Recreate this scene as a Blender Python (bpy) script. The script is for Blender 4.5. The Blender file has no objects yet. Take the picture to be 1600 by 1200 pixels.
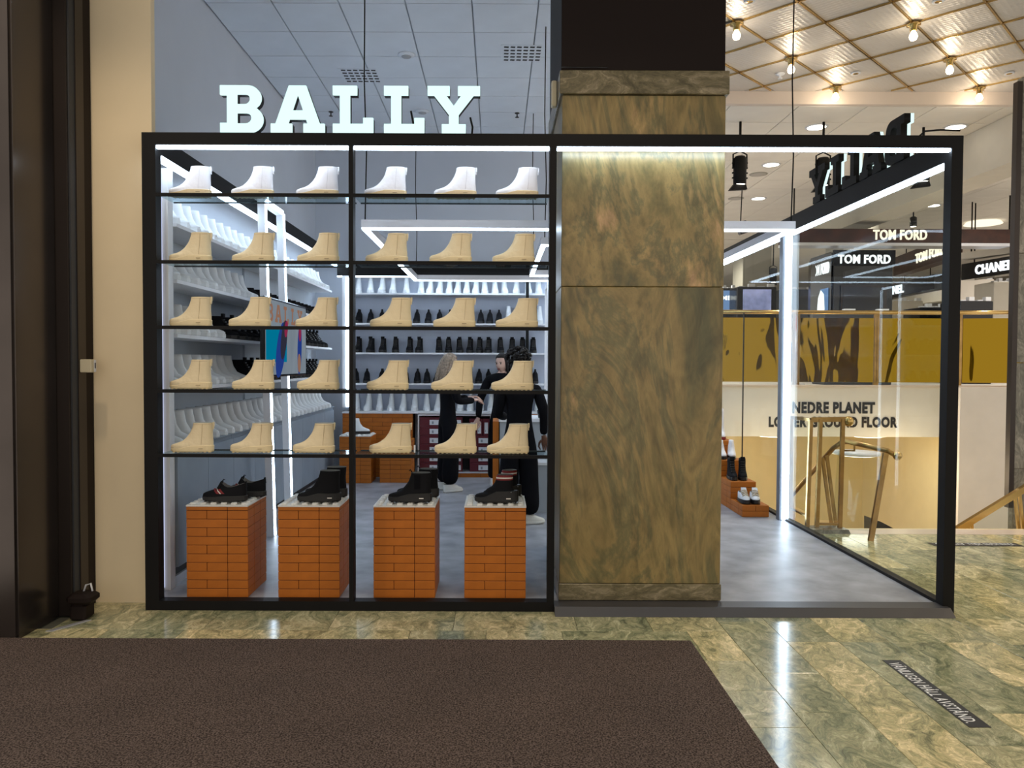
import bpy, bmesh, math, random
from mathutils import Vector, Matrix
random.seed(7)
SC = bpy.context.scene
C = SC.collection

# ------------------------------------------------------------------ camera
F_PX = 1200.0
def _axes():
    n = Vector((0, 33, -1200)).normalized()
    r = math.radians(.23)
    x = Vector((math.cos(r), -math.sin(r), 0)); x = (x - n * x.dot(n)).normalized()
    z = x.cross(n)
    return x, n, z                      # world X, Y, Z in camera space
_X, _Y, _Z = _axes()
EYE = Vector((0, 0, 1.6))
cam = bpy.data.objects.new('camera', bpy.data.cameras.new('camera'))
C.objects.link(cam)
rot = Matrix(((_X[0], _X[1], _X[2]), (_Y[0], _Y[1], _Y[2]), (_Z[0], _Z[1], _Z[2])))
cam.matrix_world = Matrix.Translation(EYE) @ rot.to_4x4()
cam.data.sensor_width = 36.0
cam.data.lens = 36.0 * F_PX / 1600.0
cam.data.shift_x = 23.0 / 1600.0
cam.data.clip_end = 200
SC.camera = cam
def _ray(px, py):
    return rot @ Vector(((px - 777) / F_PX, (600 - py) / F_PX, -1.0))
def at(px, py, Y):                       # point seen at a pixel, Y metres away
    d = _ray(px, py); t = Y / d.y
    return EYE + d * t
def onz(px, py, Z):                      # point seen at a pixel, on the level Z
    d = _ray(px, py); t = (Z - 1.6) / d.z
    return EYE + d * t

# ------------------------------------------------------------------ world, exposure
W = bpy.data.worlds.new('world'); SC.world = W; W.use_nodes = True
W.node_tree.nodes['Background'].inputs[0].default_value = (1.0, .92, .83, 1)
W.node_tree.nodes['Background'].inputs[1].default_value = 1.0
SC.view_settings.view_transform = 'Standard'
SC.view_settings.look = 'None'
SC.view_settings.exposure = 0.0
SC.view_settings.gamma = 1.0
SC.view_settings.use_curve_mapping = False

def lamp(name, kind, loc, energy, color, size=.2, rot=(0, 0, 0), spot=None, sizey=None):
    l = bpy.data.lights.new(name, kind); l.energy = energy; l.color = color
    if kind == 'AREA':
        l.size = size
        if sizey: l.shape = 'RECTANGLE'; l.size_y = sizey
    else: l.shadow_soft_size = size
    if kind == 'SPOT' and spot: l.spot_size = math.radians(spot); l.spot_blend = .8
    o = bpy.data.objects.new(name, l); C.objects.link(o); o.location = loc; o.rotation_euler = rot
    return o
WARM = (1.0, .80, .56); NEUT = (1.0, .92, .82); COOL = (.80, .89, 1.0)
# ceiling downlights of the hall: over the entrance mat, over the passage, over the floor beyond
for i, (x, y) in enumerate(((-2.6, 3.6), (.6, 3.4), (3.4, 2.0), (5.6, 4.6), (5.2, 6.6))):
    lamp('hall_downlight', 'SPOT', (x, y, 4.6), 95, WARM, .08, (0, 0, 0), 120)
for x, y in ((4.5, 10.5), (8.8, 11.2), (3.5, 14), (7, 15), (11, 14.5), (5, 19), (10, 20), (14, 19)):
    lamp('floor_downlight', 'SPOT', (x, y, 4.55), 300, NEUT, .1, (0, 0, 0), 150)
for x, y in ((3.9, 10.2), (5.6, 10.6), (3.2, 12)):
    lamp('stairwell_lamp', 'POINT', (x, y, .1), 24, (1.0, .82, .54), .15)

# ------------------------------------------------------------------ materials
def _nt(name):
    m = bpy.data.materials.new(name); m.use_nodes = True
    nt = m.node_tree; return m, nt, nt.nodes['Principled BSDF']
def mat(name, col, rough=.5, metal=0, spec=.5, bump=0, bscale=60, var=0, vscale=5, emit=None, es=0):
    m, nt, b = _nt(name)
    b.inputs['Base Color'].default_value = (*col, 1); b.inputs['Roughness'].default_value = rough
    b.inputs['Metallic'].default_value = metal; b.inputs['Specular IOR Level'].default_value = spec
    tc = nt.nodes.new('ShaderNodeTexCoord')
    n = nt.nodes.new('ShaderNodeTexNoise'); n.inputs['Scale'].default_value = vscale; n.inputs['Detail'].default_value = 5
    nt.links.new(tc.outputs['Object'], n.inputs['Vector'])
    cr = nt.nodes.new('ShaderNodeValToRGB')
    v = max(var, .03)
    cr.color_ramp.elements[0].position = .3; cr.color_ramp.elements[1].position = .7
    cr.color_ramp.elements[0].color = (*[c * (1 - v) for c in col], 1)
    cr.color_ramp.elements[1].color = (*[min(1, c * (1 + v)) for c in col], 1)
    nt.links.new(n.outputs['Fac'], cr.inputs['Fac']); nt.links.new(cr.outputs['Color'], b.inputs['Base Color'])
    if bump:
        n2 = nt.nodes.new('ShaderNodeTexNoise'); n2.inputs['Scale'].default_value = bscale; n2.inputs['Detail'].default_value = 4
        nt.links.new(tc.outputs['Object'], n2.inputs['Vector'])
        bp = nt.nodes.new('ShaderNodeBump'); bp.inputs['Strength'].default_value = bump; bp.inputs['Distance'].default_value = .01
        nt.links.new(n2.outputs['Fac'], bp.inputs['Height']); nt.links.new(bp.outputs['Normal'], b.inputs['Normal'])
    if emit:
        b.inputs['Emission Color'].default_value = (*emit, 1); b.inputs['Emission Strength'].default_value = es
    return m
def marble(name, cols, scale=1.0, rough=.2, perobj=True, stretch=(1, 1, 1), dist=3.0, tint=0, bump=0):
    """Veined stone: a twice distorted noise through a colour ramp."""
    m, nt, b = _nt(name); N = nt.nodes; L = nt.links
    b.inputs['Roughness'].default_value = rough
    tc = N.new('ShaderNodeTexCoord'); mp = N.new('ShaderNodeMapping'); mp.inputs['Scale'].default_value = stretch
    oi = N.new('ShaderNodeObjectInfo')
    L.new(tc.outputs['Object'], mp.inputs['Vector'])
    if perobj:
        sc = N.new('ShaderNodeVectorMath'); sc.operation = 'SCALE'; sc.inputs['Scale'].default_value = 37.0
        cx = N.new('ShaderNodeCombineXYZ')
        L.new(oi.outputs['Random'], cx.inputs['X']); L.new(oi.outputs['Random'], cx.inputs['Y'])
        L.new(cx.outputs[0], sc.inputs[0]); L.new(sc.outputs[0], mp.inputs['Location'])
    n1 = N.new('ShaderNodeTexNoise'); n1.inputs['Scale'].default_value = 1.3 * scale; n1.inputs['Detail'].default_value = 3
    L.new(mp.outputs[0], n1.inputs['Vector'])
    ad = N.new('ShaderNodeVectorMath'); ad.operation = 'MULTIPLY_ADD'
    ad.inputs[1].default_value = (dist * .25,) * 3
    L.new(n1.outputs['Color'], ad.inputs[0]); L.new(mp.outputs[0], ad.inputs[2])
    n2 = N.new('ShaderNodeTexNoise'); n2.inputs['Scale'].default_value = 2.2 * scale; n2.inputs['Detail'].default_value = 9
    n2.inputs['Roughness'].default_value = .68; n2.inputs['Distortion'].default_value = dist * .55
    L.new(ad.outputs[0], n2.inputs['Vector'])
    cr = N.new('ShaderNodeValToRGB'); e = cr.color_ramp.elements
    while len(e) < len(cols): e.new(.5)
    for k, (p, c) in enumerate(cols): e[k].position = p; e[k].color = (*c, 1)
    L.new(n2.outputs['Fac'], cr.inputs['Fac'])
    out = cr.outputs['Color']
    # fine dark and pale streaks
    n3 = N.new('ShaderNodeTexNoise'); n3.inputs['Scale'].default_value = 14 * scale; n3.inputs['Detail'].default_value = 6
    n3.inputs['Distortion'].default_value = 2.0
    L.new(ad.outputs[0], n3.inputs['Vector'])
    r3 = N.new('ShaderNodeValToRGB'); r3.color_ramp.elements[0].position = .35; r3.color_ramp.elements[0].color = (.62, .62, .6, 1)
    r3.color_ramp.elements[1].position = .68; r3.color_ramp.elements[1].color = (1.25, 1.25, 1.22, 1)
    L.new(n3.outputs['Fac'], r3.inputs['Fac'])
    mx = N.new('ShaderNodeMix'); mx.data_type = 'RGBA'; mx.blend_type = 'MULTIPLY'; mx.inputs['Factor'].default_value = .75
    L.new(out, mx.inputs[6]); L.new(r3.outputs['Color'], mx.inputs[7]); out = mx.outputs[2]
    if tint:
        r4 = N.new('ShaderNodeValToRGB'); ee = r4.color_ramp.elements; r4.color_ramp.interpolation = 'CONSTANT'
        tints = [(.66, .72, .66), (1.0, 1.0, .90), (.86, .90, .80), (1.3, 1.2, .98), (.74, .80, .72), (1.12, 1.08, .92)]
        while len(ee) < len(tints): ee.new(.5)
        for k, c in enumerate(tints): ee[k].position = k / len(tints); ee[k].color = (*c, 1)
        L.new(oi.outputs['Random'], r4.inputs['Fac'])
        m2 = N.new('ShaderNodeMix'); m2.data_type = 'RGBA'; m2.blend_type = 'MULTIPLY'; m2.inputs['Factor'].default_value = tint
        L.new(out, m2.inputs[6]); L.new(r4.outputs['Color'], m2.inputs[7]); out = m2.outputs[2]
    L.new(out, b.inputs['Base Color'])
    if bump:
        bp = N.new('ShaderNodeBump'); bp.inputs['Strength'].default_value = bump; bp.inputs['Distance'].default_value = .01
        L.new(n3.outputs['Fac'], bp.inputs['Height']); L.new(bp.outputs['Normal'], b.inputs['Normal'])
    return m
def glass(name, tint=(.96, .985, .98), refl=1.0):
    m = bpy.data.materials.new(name); m.use_nodes = True; nt = m.node_tree; nt.nodes.clear()
    o = nt.nodes.new('ShaderNodeOutputMaterial'); t = nt.nodes.new('ShaderNodeBsdfTransparent'); g = nt.nodes.new('ShaderNodeBsdfGlossy')
    t.inputs[0].default_value = (*tint, 1); g.inputs['Roughness'].default_value = .0; g.inputs[0].default_value = (refl, refl, refl, 1)
    lw = nt.nodes.new('ShaderNodeLayerWeight'); lw.inputs['Blend'].default_value = .5
    pw = nt.nodes.new('ShaderNodeMath'); pw.operation = 'POWER'; pw.inputs[1].default_value = 5.0
    fr = nt.nodes.new('ShaderNodeMath'); fr.operation = 'MULTIPLY_ADD'; fr.inputs[1].default_value = .13; fr.inputs[2].default_value = .008
    nt.links.new(lw.outputs['Facing'], pw.inputs[0]); nt.links.new(pw.outputs[0], fr.inputs[0])
    mx = nt.nodes.new('ShaderNodeMixShader')
    nt.links.new(fr.outputs[0], mx.inputs[0]); nt.links.new(t.outputs[0], mx.inputs[1]); nt.links.new(g.outputs[0], mx.inputs[2])
    nt.links.new(mx.outputs[0], o.inputs[0]); return m
def glow(name, col, s):
    m = bpy.data.materials.new(name); m.use_nodes = True; nt = m.node_tree; nt.nodes.clear()
    o = nt.nodes.new('ShaderNodeOutputMaterial'); e = nt.nodes.new('ShaderNodeEmission')
    e.inputs[0].default_value = (*col, 1); e.inputs[1].default_value = s
    nt.links.new(e.outputs[0], o.inputs[0]); return m
def carpet(name):
    m, nt, b = _nt(name); N = nt.nodes; L = nt.links
    tc = N.new('ShaderNodeTexCoord')
    n = N.new('ShaderNodeTexNoise'); n.inputs['Scale'].default_value = 135; n.inputs['Detail'].default_value = 2
    n2 = N.new('ShaderNodeTexNoise'); n2.inputs['Scale'].default_value = 2.2; n2.inputs['Detail'].default_value = 4
    L.new(tc.outputs['Object'], n.inputs['Vector']); L.new(tc.outputs['Object'], n2.inputs['Vector'])
    cr = N.new('ShaderNodeValToRGB'); e = cr.color_ramp.elements
    e[0].position = .36; e[0].color = (.028, .020, .016, 1); e[1].position = .66; e[1].color = (.175, .132, .112, 1)
    L.new(n.outputs['Fac'], cr.inputs['Fac'])
    c2 = N.new('ShaderNodeValToRGB'); c2.color_ramp.elements[0].color = (.8, .8, .8, 1); c2.color_ramp.elements[1].color = (1.15, 1.12, 1.1, 1)
    L.new(n2.outputs['Fac'], c2.inputs['Fac'])
    mx = N.new('ShaderNodeMix'); mx.data_type = 'RGBA'; mx.blend_type = 'MULTIPLY'; mx.inputs['Factor'].default_value = 1
    L.new(cr.outputs[0], mx.inputs[6]); L.new(c2.outputs[0], mx.inputs[7]); L.new(mx.outputs[2], b.inputs['Base Color'])
    bp = N.new('ShaderNodeBump'); bp.inputs['Strength'].default_value = .8; bp.inputs['Distance'].default_value = .006
    L.new(n.outputs['Fac'], bp.inputs['Height']); L.new(bp.outputs['Normal'], b.inputs['Normal'])
    b.inputs['Roughness'].default_value = .95; b.inputs['Specular IOR Level'].default_value = .1
    return m
def embossed(name):
    """pale pressed-metal ceiling sheet with a fine diagonal stud pattern"""
    m, nt, b = _nt(name); N = nt.nodes; L = nt.links
    b.inputs['Base Color'].default_value = (.66, .63, .60, 1); b.inputs['Metallic'].default_value = .35; b.inputs['Roughness'].default_value = .42
    tc = N.new('ShaderNodeTexCoord'); ck = N.new('ShaderNodeTexVoronoi'); ck.inputs['Scale'].default_value = 22; ck.inputs['Randomness'].default_value = 0
    L.new(tc.outputs['Object'], ck.inputs['Vector'])
    bp = N.new('ShaderNodeBump'); bp.inputs['Strength'].default_value = .55; bp.inputs['Distance'].default_value = .01
    L.new(ck.outputs['Distance'], bp.inputs['Height']); L.new(bp.outputs['Normal'], b.inputs['Normal'])
    return m

def gold_sheet(name):
    '''polished gold sheet, slightly buckled so that it mirrors in streaks'''
    m, nt, b = _nt(name); N = nt.nodes; L = nt.links
    b.inputs['Base Color'].default_value = (.30, .185, .015, 1); b.inputs['Metallic'].default_value = 1; b.inputs['Roughness'].default_value = .07
    tc = N.new('ShaderNodeTexCoord'); mp = N.new('ShaderNodeMapping'); mp.inputs['Scale'].default_value = (1.6, 1, .55)
    n = N.new('ShaderNodeTexNoise'); n.inputs['Scale'].default_value = 1.5; n.inputs['Detail'].default_value = 1.5; n.inputs['Distortion'].default_value = .8
    bp = N.new('ShaderNodeBump'); bp.inputs['Strength'].default_value = 1; bp.inputs['Distance'].default_value = .06
    L.new(tc.outputs['Object'], mp.inputs[0]); L.new(mp.outputs[0], n.inputs['Vector']); L.new(n.outputs['Fac'], bp.inputs['Height']); L.new(bp.outputs['Normal'], b.inputs['Normal'])
    return m
M = {}
M['black'] = mat('black_steel', (.005, .0045, .0045), .55, 0, .2, .05, 300)
M['blackgloss'] = mat('black_gloss', (.010, .010, .012), .15)
M['led'] = glow('led_light', (.66, .82, 1.0), 16)
M['ledfront'] = glow('led_front_light', (.66, .82, 1.0), 23)
M['litpanel'] = glow('lit_panel_glow', (.66, .72, 1.0), 1.0)  # lit look of the reveal panel put in as emission, no LED
M['letter'] = glow('sign_face', (.74, 1.0, .97), 1.15)
M['white'] = mat('white_lacquer', (.78, .79, .82), .45)
M['alu'] = mat('aluminium_profile', (.62, .62, .65), .4, .6)
M['glass'] = glass('clear_glass')
M['shelfglass'] = glass('shelf_glass', (.80, .88, .90), .9)
M['paneglass'] = glass('pane_glass', (.93, .95, .93), 1.0)
M['greywall'] = mat('grey_plaster', (.60, .64, .71), .85, 0, .2, .05, 40, .03, 1.5)
M['panelgrey'] = mat('grey_wall_panel', (.50, .55, .61), .7, 0, .3, .03, 30, .04, 2)
M['cab'] = mat('grey_cabinet_front', (.28, .33, .39), .6, 0, .3, .03, 30, .08, 3)
M['dark'] = mat('dark_recess', (.03, .032, .036), .6)
M['cream'] = mat('cream_plaster', (.88, .73, .49), .8, 0, .2, .06, 25, .04, 2)
M['tile'] = mat('ceiling_tile', (.72, .77, .84), .9, 0, .1, .05, 200, .02, 3)
M['grid'] = mat('ceiling_grid', (.40, .42, .46), .6)
M['tile2'] = mat('pale_ceiling_tile', (.82, .78, .71), .9, 0, .1, .04, 200, .02, 3)
M['grid2'] = mat('pale_ceiling_grid', (.50, .47, .43), .6)
M['emboss'] = embossed('embossed_ceiling')
M['brass'] = mat('brass', (.62, .42, .16), .22, 1.0)
M['brassdark'] = mat('aged_brass', (.36, .22, .08), .3, 1.0, .5, .05, 40, .25, 8)
M['gold'] = gold_sheet('gold_panel')
M['column'] = marble('olive_marble', [(.33, (.10, .092, .040)), (.42, (.19, .145, .054)), (.49, (.28, .20, .076)), (.54, (.150, .130, .056)), (.60, (.32, .225, .088)), (.68, (.54, .33, .17))], .36, .35, True, (1.3, 1, .55), 3.4)
M['colbase'] = marble('speckled_marble', [(.30, (.07, .06, .03)), (.5, (.17, .14, .075)), (.66, (.34, .28, .18))], 2.6, .3, True, (.6, 1, 1.3), 2.4)
M['floor'] = marble('green_marble_tile', [(.34, (.17, .18, .12)), (.45, (.36, .36, .23)), (.54, (.52, .48, .31)), (.66, (.82, .74, .52))], 3.0, .13, True, (1, .6, 1), 2.2, .85)
M['greymarble'] = marble('grey_marble', [(.3, (.09, .09, .075)), (.5, (.19, .18, .15)), (.7, (.34, .32, .28))], 1.2, .25, True, (1, 1, .6), 3)
M['grout'] = mat('grout', (.10, .10, .075), .7)
M['nosing'] = mat('pale_nosing', (.66, .54, .44), .35)
M['mat'] = carpet('brown_carpet')
M['vinyl'] = mat('grey_vinyl', (.31, .32, .35), .40, 0, .4, .04, 8, .30, 4.5)
M['brown'] = mat('brown_panel', (.012, .0065, .005), .6, 0, .2)
M['bronze'] = mat('bronze_panel', (.075, .062, .055), .22, .75, .5, .06, 3, .2, 1.5)
M['bronzemat'] = mat('bronze_satin', (.040, .031, .027), .35, .5)
M['brick'] = mat('orange_brick', (.46, .135, .012), .5, 0, .35, .05, 90, .10, 9)
M['brickcore'] = mat('brick_joint', (.060, .012, .004), .8)
M['stud'] = mat('white_stud_plate', (.80, .77, .73), .5)
M['beige'] = mat('beige_leather', (.86, .72, .47), .55, 0, .3, 1.0, 13, .05, 14)
M['beigesole'] = mat('beige_rubber', (.85, .70, .43), .5, 0, .3, .05, 60)
M['white_and_lit_boot'] = mat('white_and_led_lit_leather', (.80, .79, .82), .5, 0, .35, .8, 13, .03, 14)  # real white on the brick steps; on the window shelf, LED light painted in
M['tansole'] = mat('tan_rubber', (.70, .55, .33), .5)
M['seam'] = mat('seam_thread', (.52, .40, .22), .7)
M['seamw'] = mat('pale_seam_thread', (.58, .57, .60), .7)
M['mark'] = mat('pressed_mark', (.40, .30, .18), .6)
M['blacksuede'] = mat('black_suede', (.008, .008, .010), .85, 0, .2, .1, 120)
M['blackrub'] = mat('black_rubber', (.014, .013, .013), .5)
M['red'] = mat('red_webbing', (.20, .012, .015), .7)
M['stripew'] = mat('white_webbing', (.80, .74, .68), .7)
M['wboot'] = mat('pale_white_boot', (.76, .78, .79), .5, 0, .3, .1, 30, .04, 9)
M['inner'] = mat('shoe_lining', (.16, .15, .14), .9)
M['linw'] = mat('pale_lining', (.50, .47, .42), .9)
M['redbox'] = mat('dark_red_card', (.12, .008, .018), .6)
M['label'] = mat('paper_label', (.72, .74, .78), .7)
M['labelink'] = mat('label_print', (.28, .31, .36), .7)
M['woodfascia'] = mat('dark_wood', (.055, .018, .010), .35, 0, .4, .05, 30, .5, 4)
M['beigewall'] = mat('beige_wall', (.60, .56, .48), .8)
M['whitewall'] = mat('white_wall', (.74, .69, .62), .8, 0, .2, .03, 30)
M['yellowwall'] = mat('cream_stair_wall', (.80, .66, .40), .8)
M['colgrey'] = mat('beige_grey_column', (.40, .38, .32), .8)
M['signwarm'] = glow('warm_sign_letters', (1.0, .90, .68), 1.3)
M['signcool'] = glow('cool_sign_letters', (.92, .97, 1.0), 1.6)
M['ink'] = mat('black_lettering', (.012, .012, .014), .5)
M['whiteink'] = mat('white_lettering', (.82, .82, .80), .5)
M['bulb'] = glow('bulb_glow', (1.0, .80, .52), 22)
M['down'] = glow('downlight_glow', (1.0, .94, .82), 7)
M['screenblue'] = glow('lit_screen_blue', (.22, .38, .70), .7)
M['cloth'] = mat('black_clothing', (.006, .006, .008), .9, 0, .1, .25, 14, .2, 6)
M['skinl'] = mat('fair_skin', (.62, .40, .32), .5)
M['skind'] = mat('brown_skin', (.13, .055, .030), .5)
M['blond'] = mat('ash_blond_hair', (.30, .225, .165), .5, 0, .4, .6, 60, .45, 40)
M['darkhair'] = mat('dark_curly_hair', (.012, .009, .008), .6, 0, .3, .8, 60)
M['shoew'] = mat('white_sneaker', (.72, .72, .68), .5)
M['plasticw'] = mat('cream_plastic', (.62, .55, .38), .5)
M['greyc'] = mat('counter_grey', (.36, .39, .42), .5)

# ------------------------------------------------------------------ mesh helpers
class MB:
    def __init__(s): s.v = []; s.f = []; s.m = []; s.sm = []
    def add(s, verts, faces, mi=0, smooth=False):
        o = len(s.v); s.v += [tuple(v) for v in verts]
        for f in faces: s.f.append(tuple(i + o for i in f)); s.m.append(mi); s.sm.append(smooth)
        return s
    def box(s, x0, x1, y0, y1, z0, z1, mi=0):
        return s.hexa([(x0, y0, z0), (x1, y0, z0), (x1, y1, z0), (x0, y1, z0), (x0, y0, z1), (x1, y0, z1), (x1, y1, z1), (x0, y1, z1)], mi)
    def hexa(s, p, mi=0):                # bottom ring 0-3 counter-clockwise, top ring 4-7
        return s.add(p, [(3, 2, 1, 0), (4, 5, 6, 7), (0, 1, 5, 4), (1, 2, 6, 5), (2, 3, 7, 6), (3, 0, 4, 7)], mi)
    def bev(s, x0, x1, y0, y1, z0, z1, b, mi=0):   # box with chamfered edges
        r = []
        for z, i in ((z0, b), (z0 + b, 0), (z1 - b, 0), (z1, b)):
            a0, a1, c0, c1 = x0 + i, x1 - i, y0 + i, y1 - i
            r.append([(a0 + b, c0, z), (a1 - b, c0, z), (a1, c0 + b, z), (a1, c1 - b, z), (a1 - b, c1, z), (a0 + b, c1, z), (a0, c1 - b, z), (a0, c0 + b, z)])
        return s.loft(r, mi, False)
    def loft(s, rings, mi=0, smooth=True, cap0=True, cap1=True):
        n = len(rings[0]); v = [p for r in rings for p in r]; f = []
        for i in range(len(rings) - 1):
            for k in range(n):
                f.append((i * n + k, i * n + (k + 1) % n, (i + 1) * n + (k + 1) % n, (i + 1) * n + k))
        if cap0: f.append(tuple(range(n - 1, -1, -1)))
        if cap1: f.append(tuple(range((len(rings) - 1) * n, len(rings) * n)))
        return s.add(v, f, mi, smooth)
    def tube(s, pts, r, n=8, mi=0, smooth=True):
        pts = [Vector(p) for p in pts]; rings = []
        rs = r if isinstance(r, (list, tuple)) else [r] * len(pts)
        up = None
        for i, p in enumerate(pts):
            d = (pts[min(i + 1, len(pts) - 1)] - pts[max(i - 1, 0)]).normalized()
            if up is None: up = Vector((0, 0, 1)) if abs(d.z) < .9 else Vector((1, 0, 0))
            a = d.cross(up).normalized(); b = a.cross(d).normalized(); up = b
            rings.append([p + (a * math.cos(2 * math.pi * k / n) + b * math.sin(2 * math.pi * k / n)) * rs[i] for k in range(n)])
        return s.loft([[tuple(q) for q in reversed(r)] for r in rings], mi, smooth)
    def bar(s, p, q, w, d, mi=0, side=None):        # rectangular bar from p to q
        p = Vector(p); q = Vector(q); t = (q - p).normalized()
        a = Vector(side) if side else (Vector((0, 0, 1)).cross(t) if abs(t.z) < .95 else Vector((1, 0, 0)))
        a = (a - t * a.dot(t)).normalized(); b = t.cross(a)
        rr = []
        for c in (p, q): rr.append([tuple(c + a * (w / 2 * i) + b * (d / 2 * j)) for i, j in ((-1, -1), (1, -1), (1, 1), (-1, 1))])
        return s.loft(rr, mi, False)
    def lathe(s, prof, n=16, mi=0, c=(0, 0, 0), smooth=True):    # profile of (radius, z)
        rings = [[(c[0] + max(r, 1e-4) * math.cos(2 * math.pi * k / n), c[1] + max(r, 1e-4) * math.sin(2 * math.pi * k / n), c[2] + z) for k in range(n)] for r, z in prof]
        return s.loft(rings, mi, smooth)
    def ball(s, c, r, n=12, mi=0, sc=(1, 1, 1)):
        rings = []
        for i in range(n // 2 + 1):
            a = -math.pi / 2 + math.pi * i / (n // 2); rr = max(math.cos(a), 1e-3)
            rings.append([(c[0] + r * sc[0] * rr * math.cos(2 * math.pi * k / n), c[1] + r * sc[1] * rr * math.sin(2 * math.pi * k / n), c[2] + r * sc[2] * math.sin(a)) for k in range(n)])
        return s.loft(rings, mi, True)
    def prism(s, poly, axis, h0, h1, mi=0):          # polygon in the two other axes, extruded along axis
        def P(a, b, h): return {'x': (h, a, b), 'y': (a, h, b), 'z': (a, b, h)}[axis]
        n = len(poly); v = [P(a, b, h0) for a, b in poly] + [P(a, b, h1) for a, b in poly]
        f = [tuple(range(n)), tuple(range(2 * n - 1, n - 1, -1))] + [(i, i + n, (i + 1) % n + n, (i + 1) % n) for i in range(n)]
        return s.add(v, f, mi)
    def mesh(s, name, mats):
        me = bpy.data.meshes.new(name); me.from_pydata(s.v, [], s.f)
        for m in (mats if isinstance(mats, (list, tuple)) else [mats]): me.materials.append(m)
        me.polygons.foreach_set('material_index', s.m); me.polygons.foreach_set('use_smooth', s.sm)
        bm = bmesh.new(); bm.from_mesh(me); bmesh.ops.recalc_face_normals(bm, faces=bm.faces); bm.to_mesh(me); bm.free()
        me.update(); return me
    def build(s, name, mats, parent=None, loc=None):
        return link(name, s.mesh(name, mats), parent, loc)
def link(name, me, parent=None, loc=None, rz=0):
    o = bpy.data.objects.new(name, me); C.objects.link(o)
    if parent is not None: o.parent = parent
    if loc is not None: o.location = loc
    if rz: o.rotation_euler.z = rz
    return o
def tag(o, label, cat, group=None):
    o['label'] = label; o['category'] = cat
    if group: o['group'] = group
    return o
def struct(o, label=None): 
    o['kind'] = 'structure'
    if label: o['label'] = label
    return o
def thing(name, label, cat, loc=(0, 0, 0), rz=0, group=None):
    o = bpy.data.objects.new(name, None); C.objects.link(o); o.location = loc; o.rotation_euler.z = rz
    o.empty_display_size = .1
    return tag(o, label, cat, group)
def box(name, m, parent, x0, x1, y0, y1, z0, z1): return MB().box(x0, x1, y0, y1, z0, z1).build(name, m, parent)
def dup(root, loc, rz=0, label=None):
    r = root.copy(); C.objects.link(r); r.location = loc; r.rotation_euler.z = rz
    if label: r['label'] = label
    for ch in list(root.children):
        c = ch.copy(); C.objects.link(c); c.parent = r
        for g in list(ch.children): d = g.copy(); C.objects.link(d); d.parent = c
    return r
ORD = ['first', 'second', 'third', 'fourth', 'fifth', 'sixth', 'seventh', 'eighth', 'ninth', 'tenth', 'eleventh', 'twelfth', 'thirteenth', 'fourteenth',
       'fifteenth', 'sixteenth', 'seventeenth', 'eighteenth', 'nineteenth', 'twentieth', 'twenty-first', 'twenty-second', 'twenty-third', 'twenty-fourth',
       'twenty-fifth', 'twenty-sixth', 'twenty-seventh', 'twenty-eighth', 'twenty-ninth', 'thirtieth', 'thirty-first', 'thirty-second', 'thirty-third', 'thirty-fourth']
def curve_mesh(name, splines, depth, m):             # flat outlines (with holes) given a thickness, standing in XZ, front at y=0
    cu = bpy.data.curves.new(name, 'CURVE'); cu.dimensions = '2D'; cu.fill_mode = 'BOTH'; cu.extrude = depth / 2
    for pts in splines:
        sp = cu.splines.new('POLY'); sp.points.add(len(pts) - 1); sp.use_cyclic_u = True
        for p, (a, b) in zip(sp.points, pts): p.co = (a, b, 0, 1)
    return _curve_to_mesh(name, cu, depth, m)
def _curve_to_mesh(name, cu, depth, m):
    o = bpy.data.objects.new('tmp', cu); C.objects.link(o)
    dg = bpy.context.evaluated_depsgraph_get(); dg.update()
    me = bpy.data.meshes.new_from_object(o.evaluated_get(dg)); bpy.data.objects.remove(o); bpy.data.curves.remove(cu)
    me.name = name
    me.transform(Matrix.Rotation(math.pi / 2, 4, 'X')); me.transform(Matrix.Translation((0, depth / 2, 0)))
    me.materials.clear(); me.materials.append(m); return me
def text_mesh(s, size, depth, m, bold=.0, sx=1.0, align='LEFT', space=1.0):
    cu = bpy.data.curves.new('lettering', 'FONT'); cu.body = s; cu.size = size; cu.extrude = depth / 2; cu.offset = bold * size; cu.align_x = align; cu.space_character = space
    cu.resolution_u = 3
    me = _curve_to_mesh('lettering', cu, depth, m)
    me.transform(Matrix.Diagonal((sx, 1, 1, 1))); return me
def fit_text(s, width, height, depth, m, bold=.02, space=0):
    me = text_mesh(s, 1.0, depth, m, bold, space=space or (1.0 + bold * 2.6))
    xs = [v.co.x for v in me.vertices]; zs = [v.co.z for v in me.vertices]
    cap0 = min(zs); cap1 = max(zs)
    me.transform(Matrix.Translation((-min(xs), 0, -cap0)))
    me.transform(Matrix.Diagonal((width / (max(xs) - min(xs)), 1, height / (cap1 - cap0), 1)))
    return me

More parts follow.
